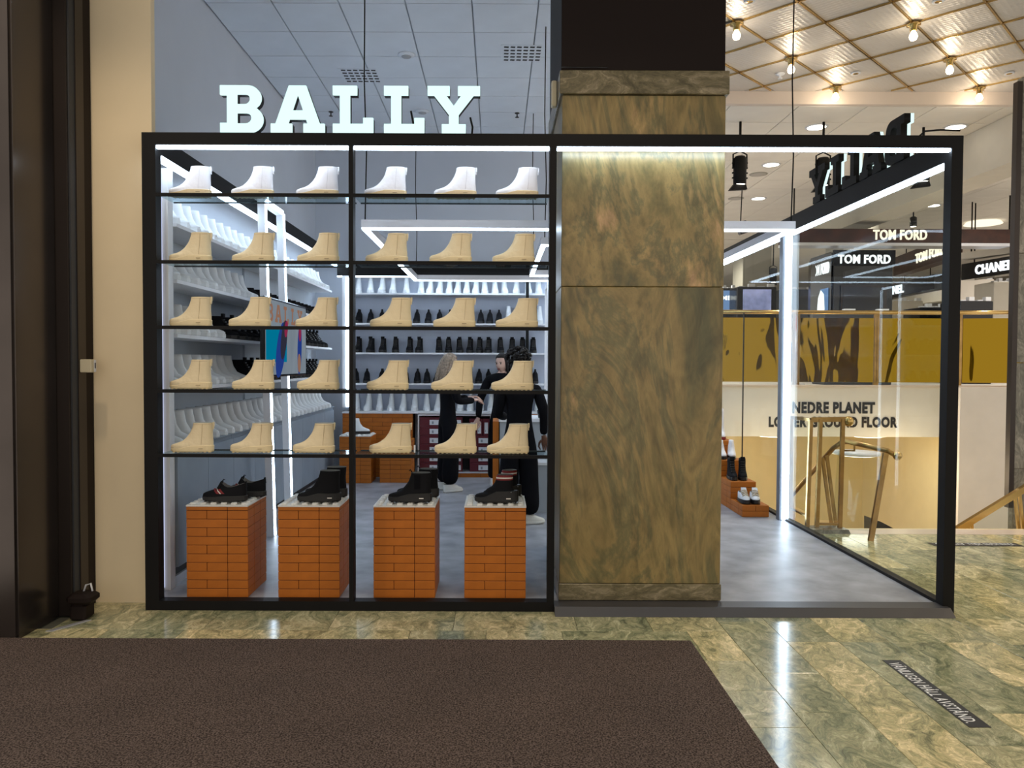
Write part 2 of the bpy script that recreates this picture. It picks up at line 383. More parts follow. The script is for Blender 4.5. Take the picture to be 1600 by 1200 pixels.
# ------------------------------------------------------------------ bricks
_bc = {}
def brick_mesh(w, d, h):
    k = (round(w, 4), round(d, 4), round(h, 4))
    if k not in _bc:
        g = .0016; _bc[k] = MB().bev(g, w - g, g, d - g, g, h - g, .0018).mesh('brick', M['brick'])
    return _bc[k]
def brick_courses(parent, x0, y0, z0, nx, ny, courses, u, h, thin=0, flip=False):
    """hollow ring of bricks laid course by course round a dark core"""
    z = z0
    for c in range(courses):
        hh = thin if (thin and c == courses - 1) else h
        row = []
        def run(n, off):
            out = []; i = 0
            while i < n:
                w = 2 if (n - i >= 2 and not (off and i == 0)) else 1
                out.append((i, w)); i += w
            return out
        if nx == 3: fr = [(0, 1), (1, 1), (2, 1)] if (c % 2 == 1 and not hh == thin) else [(0, 2), (2, 1)]
        else: fr = run(nx, c % 2)
        if flip: fr = [(nx - i - w, w) for i, w in fr]
        for i, w in fr: row.append((i, 0, w, 1))
        if ny > 1:
            for i, w in run(nx, (c + 1) % 2): row.append((i, ny - 1, w, 1))
            if ny > 2:
                for i, w in run(ny - 2, c % 2):
                    row.append((0, 1 + i, 1, w)); row.append((nx - 1, 1 + i, 1, w))
        for i, j, w, d in row:
            link('brick', brick_mesh(w * u, d * u, hh), parent, (x0 + i * u, y0 + j * u, z))
        z += hh
    e = .006
    box('core', M['brickcore'], parent, x0 + e, x0 + nx * u - e, y0 + e, y0 + ny * u - e, z0 + .002, z - .004)
    return z
def stud_top(parent, x0, x1, y0, y1, z, n=6):
    box('top_plate', M['stud'], parent, x0, x1, y0, y1, z, z + .010)
    mb = MB(); s = (x1 - x0) / n
    for i in range(n):
        for j in range(n):
            mb.lathe([(.021, 0), (.021, .006), (.017, .012)], 8, 0, (x0 + (i + .5) * s, y0 + (j + .5) * s, z + .010), False)
    st = mb.build('studs', M['stud'], parent); st['kind'] = 'stuff'
    return z + .022

# ------------------------------------------------------------------ shoes
def _ring(z, xt, xh, hw, n=24, e=2.5, zf=None, narrow=.12):
    out = []
    for k in range(n):
        t = 2 * math.pi * k / n; c, s = math.cos(t), math.sin(t)
        cx = math.copysign(abs(c) ** (2 / e), c); sy = math.copysign(abs(s) ** (2 / e), s)
        x = (xt + xh) / 2 + (xh - xt) / 2 * cx
        wf = 1 - narrow * max(0, cx) - narrow * .6 * max(0, -cx)
        out.append((x, hw * sy * wf, zf(x) if zf else z))
    return out
def shoe_upper(levels, n=24, open_depth=.05, mats=None, name='upper', collar=None):
    mb = MB(); rings = [_ring(z, a, b, w, n) for z, a, b, w in levels]
    z, a, b, w = levels[-1]
    if collar:
        rings.append(_ring(z, a + .004, b, w - .002, n, zf=collar)); mb.loft(rings, 0, True, True, False)
        mb.loft([_ring(z, a + .004, b, w - .002, n, zf=collar), _ring(z, a + .008, b - .004, w - .006, n, zf=lambda x: collar(x) - .001), _ring(z - open_depth, a + .010, b - .008, w - .008, n)], 1, True, False, True)
        return mb.mesh(name, mats)
    mb.loft(rings, 0, True, True, False)
    inn = [_ring(z, a, b, w, n), _ring(z + .001, a + .003, b - .003, w - .003, n), _ring(z - open_depth, a + .006, b - .006, w - .006, n)]
    mb.loft(inn, 1, True, False, True)
    return mb.mesh(name, mats)
def shoe_sole(xt, xh, hw, ztoe, zheel, m, n=28, lugs=9):
    mb = MB()
    def top(x):
        u = (x - xt) / (xh - xt); u = min(1, max(0, (u - .18) / .35)); return ztoe + (zheel - ztoe) * u * u * (3 - 2 * u)
    mb.loft([_ring(.0025, xt + .012, xh - .006, hw - .004, n), _ring(.010, xt + .002, xh - .001, hw, n), _ring(0, xt, xh, hw + .001, n, zf=lambda x: top(x) - .004), _ring(0, xt + .004, xh - .003, hw - .003, n, zf=top)], 0, False)
    L = xh - xt
    for i in range(lugs):
        x = xt + .03 + (L - .05) * i / (lugs - 1)
        mb.box(x - .006, x + .006, -hw * .82, hw * .82, 0, .004)
    return mb.mesh('sole', m)
ANKLE = [(.016, -.136, .128, .045), (.030, -.142, .130, .048), (.042, -.141, .131, .048), (.050, -.134, .131, .0475), (.055, -.120, .131, .047), (.060, -.102, .131, .0465), (.066, -.084, .131, .046),
         (.075, -.066, .130, .045), (.087, -.050, .129, .044), (.101, -.036, .128, .0435), (.117, -.024, .127, .043), (.134, -.013, .127, .043), (.153, -.005, .128, .044), (.174, .002, .130, .046), (.192, .005, .131, .047)]
def hw_at(levels, x, z):
    for (z0, a0, b0, w0), (z1, a1, b1, w1) in zip(levels, levels[1:]):
        if z0 <= z <= z1:
            t = (z - z0) / (z1 - z0); a = a0 + (a1 - a0) * t; b = b0 + (b1 - b0) * t; w = w0 + (w1 - w0) * t
            cx = max(-1, min(1, (x - (a + b) / 2) / ((b - a) / 2)))
            sy = max(0, 1 - abs(cx) ** 2.5) ** (1 / 2.5)
            return w * sy * (1 - .12 * max(0, cx) - .072 * max(0, -cx))
    return .045
def ankle_boot(name, label, cat, loc, group, mu, ms, mseam, lining):
    t = thing(name, label, cat, loc, 0, group)
    link('upper', shoe_upper(ANKLE, mats=[mu, lining]), t)
    so = link('sole', shoe_sole(-.143, .136, .049, .026, .046, ms), t)
    MB().box(.050, .078, -.0515, -.0480, .024, .0275).build('stamped_mark', M['mark'], so)
    sm = MB()
    sm.tube([(.064 + (.012 * (z - .05) / .14), -hw_at(ANKLE, .066, z) - .0002, z) for z in [.052 + .0135 * i for i in range(11)]], .0011, 5)
    sm.tube([(x, -hw_at(ANKLE, x, .182) - .0002, .182) for x in [.012 + .0105 * i for i in range(11)]], .0009, 5)
    sm.build('side_seam', mseam, t)
    MB().box(.129, .1345, -.009, .009, .150, .196).box(.1345, .1375, -.009, .009, .168, .196).build('pull_tab', mu, t)
    return t
def small_boot(mu, ms, H=.24, top=.030, name='boot', xt=-.135, lace=False):
    """lighter boot for the rows deeper in the shop: upper and sole in one mesh"""
    n = 12; k = H / .192
    lv = [(.030, -.138, .128, .047), (.048, -.138, .129, .047), (.060, -.124, .129, .045), (.073, -.088, .128, .043), (.092, -.046, .127, .040), (.13 * k ** .5, -.014, .124, .036), (.165 * k, .000, .126, top + .002), (H, .004, .128, top)]
    mb = MB(); mb.loft([_ring(z, a, b, w, n) for z, a, b, w in lv], 0, True)
    mb.loft([_ring(0, -.138, .130, .047, n), _ring(.008, -.143, .134, .050, n), _ring(.034, -.143, .134, .050, n), _ring(.036, -.138, .130, .047, n)], 1, False)
    if lace:
        for i in range(5):
            z = .085 + i * (H - .1) / 5; x = -.060 + i * .014
            mb.box(x - .008, x + .006, -.022, .022, z, z + .012, 1)
        mb.box(-.012, .010, -.024, .024, H - .012, H + .022, 0)
    return mb.mesh(name, [mu, ms])

# ================================================================== THE SETTING
CEIL = 4.72; BACK = 10.8; WALLX = -2.55; FZ = .04
# mall floor: a bed with every marble tile laid on it
fl = struct(MB().box(-3.6, 8.2, -1.0, 7.42, -.30, -.012).build('floor', M['grout']))
_tile = {}
def floor_tile(x0, x1, y0, y1):
    w, d = round(x1 - x0, 3), round(y1 - y0, 3)
    if (w, d) not in _tile: _tile[(w, d)] = MB().bev(-w / 2 + .0012, w / 2 - .0012, -d / 2 + .0012, d / 2 - .0012, -.02, 0, .0012).mesh('tile', M['floor'])
    link('tile', _tile[(w, d)], fl, ((x0 + x1) / 2, (y0 + y1) / 2, 0))
rt = random.Random(3)
def tile_rows(x0, x1, y0, y1, d, wmin=.45, wmax=.75):
    y = y1
    while y > y0 + .02:
        a = max(y0, y - d); x = x0
        while x < x1 - .02:
            w = rt.choice((.45, .45, .6, .75)); b = min(x1, x + w)
            if x1 - b < .2: b = x1
            floor_tile(x, b, a, y); x = b
        y = a
tile_rows(-2.76, 1.375, 4.10, 4.55, .45)
tile_rows(-2.66, 1.375, 4.55, 5.06, .51)
tile_rows(1.10, 1.375, 2.60, 4.10, .38)
def tile_columns(x0, x1, y0, y1, w):
    x = x0
    while x < x1 - .02:
        b = min(x1, x + w); y = y1 + rt.choice((0, .15, .3))
        while y > y0 + .02:
            a = max(y0, y - rt.choice((.45, .6, .6, .9)))
            if a - y0 < .2: a = y0
            if min(y, y1) - a > .03: floor_tile(x, b, a, min(y, y1))
            y = a
        x = b
tile_columns(1.375, 2.875, 2.55, 4.985, .30)
tile_columns(2.952, 6.402, 2.55, 7.20, .30)
floor_tile(2.875, 2.952, 2.55, 4.985)
nos = MB().box(2.96, 7.2, 7.20, 7.42, -.30, .001).build('trim_1', M['nosing']); struct(nos, 'pale stone nosing along the edge of the stairwell')

# shop floor: grey vinyl slab
struct(MB().box(-2.25, 2.90, 4.985, 5.115, -.30, FZ).box(WALLX, 2.90, 5.115, BACK, -.30, FZ).build('floor_vinyl', M['vinyl']), 'cloudy grey vinyl floor of the shop')
sill = struct(MB().prism([(4.80, .001), (4.985, .001), (4.985, .047), (4.86, .047)], 'x', .372, 2.90).build('trim_2', mat('ramp_aluminium', (.060, .058, .060), .45, .3)), 'grey metal threshold ramp at the shop entrance')

# left wall, back wall, cream pier wall
struct(MB().box(WALLX - .2, WALLX, 5.11, 30, -.3, CEIL + .1).build('wall_left', M['greywall']))
struct(MB().box(WALLX, 1.62, BACK, BACK + .2, 0, CEIL + .1).build('wall_back', M['greywall']))
struct(MB().box(-3.2, -2.262, 5.055, 5.11, 0, CEIL + .1).build('wall_front', M['cream']), 'cream plaster wall pier left of the shop window')

# ceiling over the shop: grid of square tiles
ce = struct(MB().box(-3.4, 1.55, -1.2, BACK + .2, CEIL + .012, CEIL + .05).build('ceiling', M['grid']))
T = .577; tm = MB().bev(.006, T - .006, .006, T - .006, -.012, .02, .003).mesh('tile', M['tile'])
for i in range(8):
    for j in range(20):
        x = WALLX + .01 + i * T - (0.22 if False else 0); y = BACK - .02 - (j + 1) * T
        if x + T > 1.6 or (y < 4.6): continue
        link('tile', tm, ce, (x, y, CEIL))
# embossed metal ceiling over the passage, laid diagonally with brass strips
ce2 = struct(MB().box(1.55, 8.4, -1.2, 8.95, CEIL + .055, CEIL + .08).build('ceiling', M['grid2']), 'embossed metal ceiling with diagonal brass strips over the passage')
O0 = onz(1151, 38, CEIL); H2 = .575
ang = math.radians(45); ua = Vector((math.cos(ang), math.sin(ang), 0)); ub = Vector((math.cos(ang), -math.sin(ang), 0))
em = MB().bev(-H2 / 2 + .008, H2 / 2 - .008, -H2 / 2 + .008, H2 / 2 - .008, 0, .02, .004).mesh('panel', M['emboss'])
for i in range(-9, 12):
    for j in range(-9, 12):
        c = Vector((O0.x, O0.y, 0)) + ua * H2 * (i + .5) + ub * H2 * (j + .5)
        if 1.9 < c.x < 7.2 and 5.4 < c.y < 8.92 + .35: link('panel', em, ce2, (c.x, c.y, CEIL + .025), math.radians(45))
for d, e in ((ua, ub), (ub, ua)):
    for i in range(-9, 12):
        # each brass strip runs between the room edges
        p0 = Vector((O0.x, O0.y, 0)) + e * H2 * i
        ts = [t * .05 for t in range(-160, 220)]
        ins = [t for t in ts if 1.6 < (p0 + d * t).x < 7.4 and 5.2 < (p0 + d * t).y < 8.9]
        if len(ins) < 6: continue
        a = p0 + d * ins[0]; b = p0 + d * ins[-1]
        MB().bar((a.x, a.y, CEIL + .018), (b.x, b.y, CEIL + .018), .015, .014).build('brass_strip', M['brass'], ce2)
struct(MB().box(1.56, 8.4, 8.95, 9.02, 4.60, CEIL + .08).build('trim_3', mat('pale_fascia', (.72, .62, .54), .7)), 'pale drop fascia where the embossed ceiling ends')
# far ceiling of the upper sales floor
CF = 4.61
ce3 = struct(MB().box(1.62, 30, 9.02, 46, CF + .012, CF + .06).build('ceiling', M['grid2']), 'pale tiled ceiling over the far sales floor')
tm2 = MB().bev(.005, .795, .005, .595, -.010, .02, .003).mesh('tile', M['tile2'])
for i in range(12):
    for j in range(16):
        link('tile', tm2, ce3, (1.9 + i * .8, 9.03 + j * .6, CF))
MB().box(1.7, 30, 18.7, 46, CF - .010, CF + .012).build('far_tiles', M['tile2'], ce3)['kind'] = 'stuff'
# bulkhead at the right
struct(MB().box(6.12, 6.6, 9.03, 15.0, 4.02, CF - .015).build('trim_4', M['beigewall']), 'pale bulkhead dropping from the ceiling at the right')

# upper sales floor beyond the stairwell
UF = 1.27
struct(MB().box(1.7, 30, 11.0, 46, .60, UF).build('floor', mat('far_floor', (.62, .58, .52), .4)), 'floor slab of the half level beyond the stairwell')
fas = struct(MB().box(1.7, 6.455, 10.90, 10.98, .57, UF + .01).build('trim_5', M['whitewall']), 'white fascia of the half level with stairwell lettering')
cap = MB().box(1.7, 8.3, 10.87, 11.02, UF + .012, UF + .035).build('cap_strip', M['nosing'], fas)
# lower floor: cream stair walls
struct(MB().box(1.7, 9, 13.6, 13.75, -3, .6).build('wall_stair', M['yellowwall']), 'cream wall far down in the stairwell')
struct(MB().box(2.96, 9, 7.42, 7.55, -3, -.02).build('wall_stair', M['yellowwall']), 'cream wall under the near edge of the stairwell')
struct(MB().box(6.50, 6.62, 10.9, 13.6, -3, .555).build('wall_stair', M['yellowwall']), 'cream right-hand wall of the stairwell')
struct(MB().box(1.6, 9, 7.42, 13.75, -3.1, -3.0).build('floor', mat('lower_floor', (.4, .35, .27), .3)), 'floor at the bottom of the stairwell')
struct(MB().box(1.7, 9, 11.0, 13.7, .56, .598).build('ceiling', mat('lower_soffit', (.82, .74, .60), .8)), 'soffit over the lower floor')
struct(MB().box(2.905, 2.95, 7.42, 10.8, -3, -.01).build('wall_stair', M['yellowwall']), 'cream wall below the side glass of the shop')
for px, py in ((1355, 678), (1205, 677), (1338, 706)):
    p = onz(px, py, .55)
    t = thing('ceiling_lamp', {1355: 'flat oval white lamp under the soffit below the black lettering', 1205: 'flat white lamp under the soffit behind the lit corner post', 1338: 'small round lamp deep under the stairwell soffit'}[px], 'lamp', (p.x, min(p.y, 13.2), .555))
    MB().lathe([(.02, 0), (.27, -.004), (.27, -.035), (.25, -.04)], 20).build('housing', M['white'], t)
    MB().lathe([(.24, -.041), (.22, -.046)], 20).build('diffuser', M['down'], t)
# lettering on the fascia
def letter_line(s, pxa, pxb, py0, py1, Y, m, parent, name='lettering', depth=.006, bold=.025):
    a = at(pxa, (py0 + py1) / 2, Y); b = at(pxb, (py0 + py1) / 2, Y); t = at((pxa + pxb) / 2, py0, Y); u = at((pxa + pxb) / 2, py1, Y)
    me = fit_text(s, b.x - a.x, t.z - u.z, depth, m, bold)
    return link(name, me, parent, (a.x, Y - depth, u.z))
letter_line('NEDRE PLANET', 1238, 1367, 628, 646, 10.90, M['ink'], fas, bold=.05)
letter_line('LOWER GROUND FLOOR', 1201, 1402, 651, 668, 10.90, M['ink'], fas, bold=.05)

# entrance mat
MTX = 1.115
mt = tag(MB().bev(-3.3, MTX, -.9, 4.36, .0, .016, .004).build('entrance_mat', M['mat']), 'large dark brown carpet mat in front of the shop window', 'mat')

# ================================================================== LEFT DOOR PIER
dp = thing('bronze_door_pier', 'dark bronze clad door pier at the left edge of the entrance', 'door frame', (-2.9, 4.5, 0))
def part(name, m, root, mb): 
    o = mb.build(name, m, root); o.location = -root.location; return o
part('front_cladding', M['bronze'], dp, MB().box(-3.5, -2.755, 4.36, 4.78, .017, CEIL))
part('side_cladding', M['bronze'], dp, MB().box(-2.755, -2.742, 4.375, 4.775, .001, CEIL))
part('corner_strip', M['bronzemat'], dp, MB().box(-2.75, -2.665, 4.78, 4.80, .001, CEIL))
part('shadow_gap', M['dark'], dp, MB().box(-2.9, -2.655, 4.80, 4.86, .001, CEIL))
part('rear_stile', M['bronzemat'], dp, MB().box(-2.9, -2.648, 4.86, 4.95, .001, CEIL))
part('rear_cladding', M['brown'], dp, MB().box(-2.9, -2.655, 4.95, 5.05, .001, CEIL))
sb = thing('door_sensor', 'small cream plastic sensor box on the bronze door pier', 'sensor', (-2.63, 4.90, 1.57))
MB().bev(-.0182, .055, -.03, .03, -.042, .042, .004).build('housing', M['plasticw'], sb)
MB().box(.055, .0575, .004, .028, -.038, .038).build('label_plate', M['label'], sb)
MB().box(.0575, .058, .009, .022, -.015, .02).build('printed_mark', M['ink'], sb)
ds = thing('door_holder', 'black padded door holder with strap on the floor by the pier', 'door stop', (-2.578, 4.74, 0))
MB().bev(-.05, .05, -.06, .06, .002, .10, .012).build('body', M['brown'], ds)
fp = MB().bev(-.065, .085, -.075, .07, .10, .165, .02).build('flap', M['brown'], ds)
MB().ball((-.068, -.03, .125), .012, 8).build('brass_catch', M['brass'], fp)
MB().tube([(0, .02, .16), (.01, .03, .20), (.04, .03, .21), (.055, .02, .165)], .006, 6).build('strap_loop', M['white'], ds)
fpl = tag(MB().hexa([(-2.665, 4.50, .001), (-2.625, 4.50, .001), (-2.50, 4.70, .001), (-2.535, 4.70, .001), (-2.665, 4.50, .005), (-2.625, 4.50, .005), (-2.50, 4.70, .005), (-2.535, 4.70, .005)]).build('floor_plate', M['alu']), 'thin metal floor plate lying before the door holder', 'plate')

# ================================================================== MARBLE COLUMN
cx0, cx1, cy0, cy1 = .412, 1.465, 4.992, 6.05
co = thing('marble_column', 'square olive marble column standing between the window and the entrance', 'column', ((cx0 + cx1) / 2, cy0, 0))
def cpart(name, m, x0, x1, y0, y1, z0, z1, b=.004):
    o = MB().bev(x0, x1, y0, y1, z0, z1, b).build(name, m, co); o.location = -co.location; return o
cpart('base_block', M['colbase'], cx0 - .006, cx1 + .006, cy0 - .006, cy1, .048, .157)
cpart('lower_slab', M['column'], cx0, cx1, cy0, cy1, .159, 2.095)
cpart('upper_slab', M['column'], cx0, cx1, cy0, cy1, 2.098, 3.325)
cpart('capital_block', M['colbase'], cx0 - .018, cx1 + .018, cy0 - .02, cy1 + .02, 3.328, 3.478)
cpart('brown_cladding', M['brown'], cx0 - .008, cx1 - .006, cy0, cy1, 3.482, CEIL)
cw = struct(MB().box(.43, .60, 6.055, 6.5, .04, CEIL).build('wall_column', M['panelgrey']), 'pale wall return behind the column')
bx = thing('wall_speaker', 'small cream box mounted beside the capital of the column', 'speaker', (.385, 5.2, 3.40))
MB().bev(-.03, .006, -.03, .03, -.085, .085, .006).build('housing', M['plasticw'], bx)
MB().box(-.031, -.029, -.02, .02, -.07, .03).build('grille', M['linw'], bx)
lb = tag(MB().tube([(.40, 4.96, 3.490), (.52, 4.97, 3.492), (.62, 4.965, 3.492), (.70, 4.97, 3.491)], .004, 6).build('cable', M['blackgloss']), 'thin dark cable lying along the top of the column capital', 'cable')

# ================================================================== SHOP FRAME
fr = thing('shop_frame', 'black steel frame with cool light strips around the shoe shop', 'frame', (0, 4.9, 0))
def fpart(name, m, *b, parent=None):
    o = MB().box(*b).build(name, m, parent or fr)
    if parent is None: o.location = -fr.location
    return o
FX = (-2.257, -2.170, -.947, -.918, .327, .371, 2.872, 2.945); F0, F1 = 4.90, 4.98; ZT = 3.05
for a, b in ((0, 1), (2, 3), (4, 5), (6, 7)): fpart('post', M['black'], FX[a], FX[b], F0, F1, 0, ZT - .078)
beam = fpart('top_beam', M['black'], FX[0], FX[7], F0, F1, ZT - .078, ZT)
for a, b in ((1, 2), (3, 4), (5, 6)):
    fpart('glow_strip', M['ledfront'], FX[a] + .004, FX[b] - .004, F0 + .005, F0 + .035, ZT - .098, ZT - .080, parent=beam)
fpart('bottom_rail', M['black'], FX[1], FX[2], F0, F1, 0, .062); fpart('bottom_rail', M['black'], FX[3], FX[4], F0, F1, 0, .062)
# left side beam, right side beam, rear beam
lbm = fpart('side_beam', M['black'], FX[0], FX[1], F1, 10.5, 2.93, ZT)
fpart('glow_strip', M['led'], FX[1] - .045, FX[1] - .004, F1 + .03, 10.45, 2.900, 2.929, parent=lbm)
rbm = fpart('side_beam', M['black'], FX[6], FX[7], F1, 10.5, 2.90, ZT)
fpart('glow_strip', M['led'], FX[6] + .004, FX[6] + .045, F1 + .03, 7.60, 2.870, 2.899, parent=rbm)
fpart('glow_strip', M['led'], FX[6] + .004, FX[6] + .045, 7.78, 10.45, 2.870, 2.899, parent=rbm)
rb = fpart('rear_beam', M['black'], FX[1], 1.6, 10.42, 10.50, 2.77, 2.93)
fpart('glow_strip', M['led'], FX[1], 1.55, 10.425, 10.45, 2.755, 2.769, parent=rb)
fpart('rear_post', M['black'], .385, .425, 10.43, 10.47, FZ + .95, 2.77)
rp = fpart('corner_post', M['white'], -2.10, -2.00, 10.40, 10.48, .99, 2.769)
fpart('glow_strip', M['led'], -2.045, -2.003, 10.392, 10.399, 1.0, 2.74, parent=rp)
sp = fpart('side_post', mat('post_grey', (.16, .18, .21), .5), 2.815, 2.905, 7.62, 7.70, FZ, 2.90)
fpart('glow_strip', M['led'], 2.842, 2.904, 7.607, 7.619, FZ + .01, 2.88, parent=sp)
fpart('bottom_rail', M['black'], 2.872, 2.935, F1, 10.5, 0, .062)
bead = fpart('glass_pane', M['paneglass'], 2.898, 2.908, F1 + .002, 7.618, .063, 2.86)
fpart('glass_pane', M['paneglass'], 2.898, 2.908, 7.702, 9.06, .063, 2.86)
fpart('glass_pane', M['paneglass'], 2.898, 2.908, 9.07, 10.45, .063, 2.86)
fpart('glass_joint', M['dark'], 2.896, 2.910, 9.061, 9.069, .063, 2.2)
fpart('front_reveal', M['white'], -2.302, -2.222, 5.20, 5.28, FZ, 2.90)
fpart('glow_strip', M['litpanel'], -2.302, -2.262, 5.188, 5.199, FZ + .02, 2.86)  # no lamp: brightness of the lit reveal panel put in as glow
# five glass shelves in each window bay
SH = (2.668, 2.243, 1.827, 1.421, 1.008)
for k, z in enumerate(SH):
    for a, b in ((1, 2), (3, 4)):
        s = fpart('glass_shelf', M['shelfglass'], FX[a], FX[b], F0 + .012, F0 + .27, z - .008, z)
        fpart('front_edge', M['black'], FX[a], FX[b], F0, F0 + .011, z - .020, z + .002, parent=s)
        fpart('rear_edge', M['dark'], FX[a], FX[b], F0 + .271, F0 + .277, z - .009, z + .001, parent=s)
# bits of cabling on the frame
tag(MB().tube([at(1435, 214, 5.0), at(1445, 205, 5.0), at(1470, 203, 5.02), at(1500, 204, 5.02)], .006, 6).build('cable', M['black']), 'short black cable looping above the right end of the frame', 'cable')

# ------------------------------------------------------------------ BALLY letters
def slab_letters():
    L = {}
    def rect(a, b, c, d): return [(a, c), (b, c), (b, d), (a, d)]
    # outlines on a box of height 1
    def arc(cx, cy, rx, ry, a0, a1, n=12): return [(cx + rx * math.cos(math.radians(a0 + (a1 - a0) * i / n)), cy + ry * math.sin(math.radians(a0 + (a1 - a0) * i / n))) for i in range(n + 1)]
    L['B'] = (.93, [[(0, 0), (.62, 0)] + arc(.62, .28, .31, .28, -90, 62)[1:] + arc(.60, .74, .29, .26, -35, 90) + [(0, 1), (0, .80), (.15, .80), (.15, .20), (0, .20)],
                    [(.36, .19), (.36, .42)] + arc(.56, .305, .12, .115, 90, -90, 8), [(.36, .60), (.36, .82)] + arc(.54, .71, .11, .11, 90, -90, 8)])
    L['A'] = (1.12, [[(0, 0), (.44, 0), (.44, .19), (.355, .19), (.385, .29), (.735, .29), (.765, .19), (.68, .19), (.68, 0), (1.12, 0), (1.12, .19), (1.02, .19), (.74, 1), (.38, 1), (.10, .19), (0, .19)],
                     [(.445, .47), (.56, .82), (.675, .47)]])
    L['L'] = (.85, [[(0, 0), (.85, 0), (.85, .32), (.64, .32), (.64, .19), (.36, .19), (.36, .81), (.51, .81), (.51, 1), (0, 1), (0, .81), (.15, .81), (.15, .19), (0, .19)]])
    L['Y'] = (1.14, [[(.31, 0), (.83, 0), (.83, .19), (.675, .19), (.675, .40), (1.0, .81), (1.14, .81), (1.14, 1), (.66, 1), (.66, .81), (.74, .81), (.57, .58), (.40, .81), (.48, .81), (.48, 1), (0, 1), (0, .81), (.14, .81), (.465, .40), (.465, .19), (.31, .19)]])
    return L
SL = slab_letters()
def sign_letter(ch, label, loc, h, width, rz, group, name):
    w0, sp = SL[ch]; sx = width / w0
    spl = [[(a * sx, b * h) for a, b in s] for s in sp]
    t = thing(name, label, 'sign letter', loc, rz, group)
    c = link('can', curve_mesh('can', spl, .045, M['black']), t); c.location = (0, .024, 0)
    link('lit_face', curve_mesh('lit_face', spl, .022, M['letter']), t)
    link('foot', MB().box(width * .3, width * .7, .02, .06, -.004, .002).mesh('foot', M['black']), t)
    return t
def front_x(px, py): return at(px, py, F0 + .0).x
zb = ZT + .004
for i, (ch, a, b) in enumerate((('B', 344, 411), ('A', 423, 507), ('L', 520, 583), ('L', 600, 663), ('Y', 668, 750))):
    xa, xb = at(a, 175, 4.91).x, at(b, 175, 4.91).x
    sign_letter(ch, ['glowing white letter B above the shop window', 'glowing white letter A above the shop window', 'glowing white letter L right after the A above the window', 'glowing white letter L right before the Y above the window', 'glowing white letter Y above the shop window'][i],
                (xa, 4.905, zb), .295, xb - xa, 0, 'lit letters above the window', 'sign_letter')
# side letters face outwards over the passage: read from inside they run mirrored
ys = [(5.47, .273, 'B'), (5.79, .343, 'A'), (6.19, .257, 'L'), (6.515, .257, 'L'), (6.79, .335, 'Y')]
for i, (y, w, ch) in enumerate(ys):
    sign_letter(ch, 'black back of the letter %s on the side beam, %s from the front corner' % (ch, ORD[i]), (2.935, y, zb), .32, w, math.radians(90), 'letters on the side beam', 'sign_letter')

# ================================================================== INTERIOR: window display
rows = [[(265, 334), (361, 432), (463, 531), (567, 638), (675, 747), (772, 842)], [(265, 334), (362, 432), (464, 532), (569, 640), (669, 739), (768, 836)],
        [(263, 335), (356, 426), (461, 530), (576, 646), (676, 744), (773, 842)], [(263, 334), (360, 432), (463, 532), (571, 641), (673, 741), (767, 835)],
        [(265, 336), (360, 426), (456, 525), (576, 645), (679, 746), (760, 829)]]
RN = ['top', 'second', 'third', 'fourth', 'lowest']
wb = bb = None
for r, row in enumerate(rows):
    for k, (a, b) in enumerate(row):
        p = at((a + b) / 2, 567, 5.025); loc = (p.x + .002, 5.025, SH[r] + .0005)
        if r == 0:  # beige boots; glare of the strip above painted as white leather
            lab = 'ankle boot painted LED-lit white, tan sole, on top window shelf, %s from the left' % ORD[k]
            if wb is None: wb = ankle_boot('ankle_boot', lab, 'boot', loc, 'boots painted LED-lit white on the top window shelf', M['white_and_lit_boot'], M['tansole'], M['seamw'], M['linw'])
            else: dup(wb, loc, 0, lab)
        else:
            lab = 'beige leather ankle boot on the %s window shelf, %s from the left' % (RN[r], ORD[k])
            g = 'beige boots in the window'
            if bb is None: bb = ankle_boot('ankle_boot', lab, 'boot', loc, g, M['beige'], M['beigesole'], M['seam'], M['linw'])
            else: dup(bb, loc, random.uniform(-.05, .05), lab)
# paper tag hanging on the lowest shelf boot
pp = at(648, 705, 5.02)
tag(MB().box(pp.x - .006, pp.x + .004, 5.02, 5.035, SH[4] + .001, SH[4] + .05).build('price_tag', M['label']), 'tiny white paper tag behind the heel of a beige boot', 'tag')

# four brick plinths
PU = .1365; PH = .0578
def plinth(name, label, x, y, rz=0, courses=10, group='brick plinths in the window', thin=.026, mirror=False, top=True):
    t = thing(name, label, 'plinth', (x, y, FZ), rz, group)
    z = brick_courses(t, 0, 0, 0, 3, 3, courses + 1, PU, PH, thin, mirror)
    return t, z + FZ
plx = (-2.052, -1.446, -.815, -.214); PY = 5.045; tops = []
for x, lab in zip(plx, ('orange brick plinth carrying the black sneakers with red stripes', 'orange brick plinth carrying the plain black suede boots', 'orange brick plinth carrying the black chelsea boots', 'orange brick plinth carrying the black boots with striped cuffs')):
    t, z = plinth('brick_plinth', lab, x, PY)
    zt = stud_top(t, 0, 3 * PU, 0, 3 * PU, z - FZ) + FZ; tops.append(zt)
ZP = tops[0]
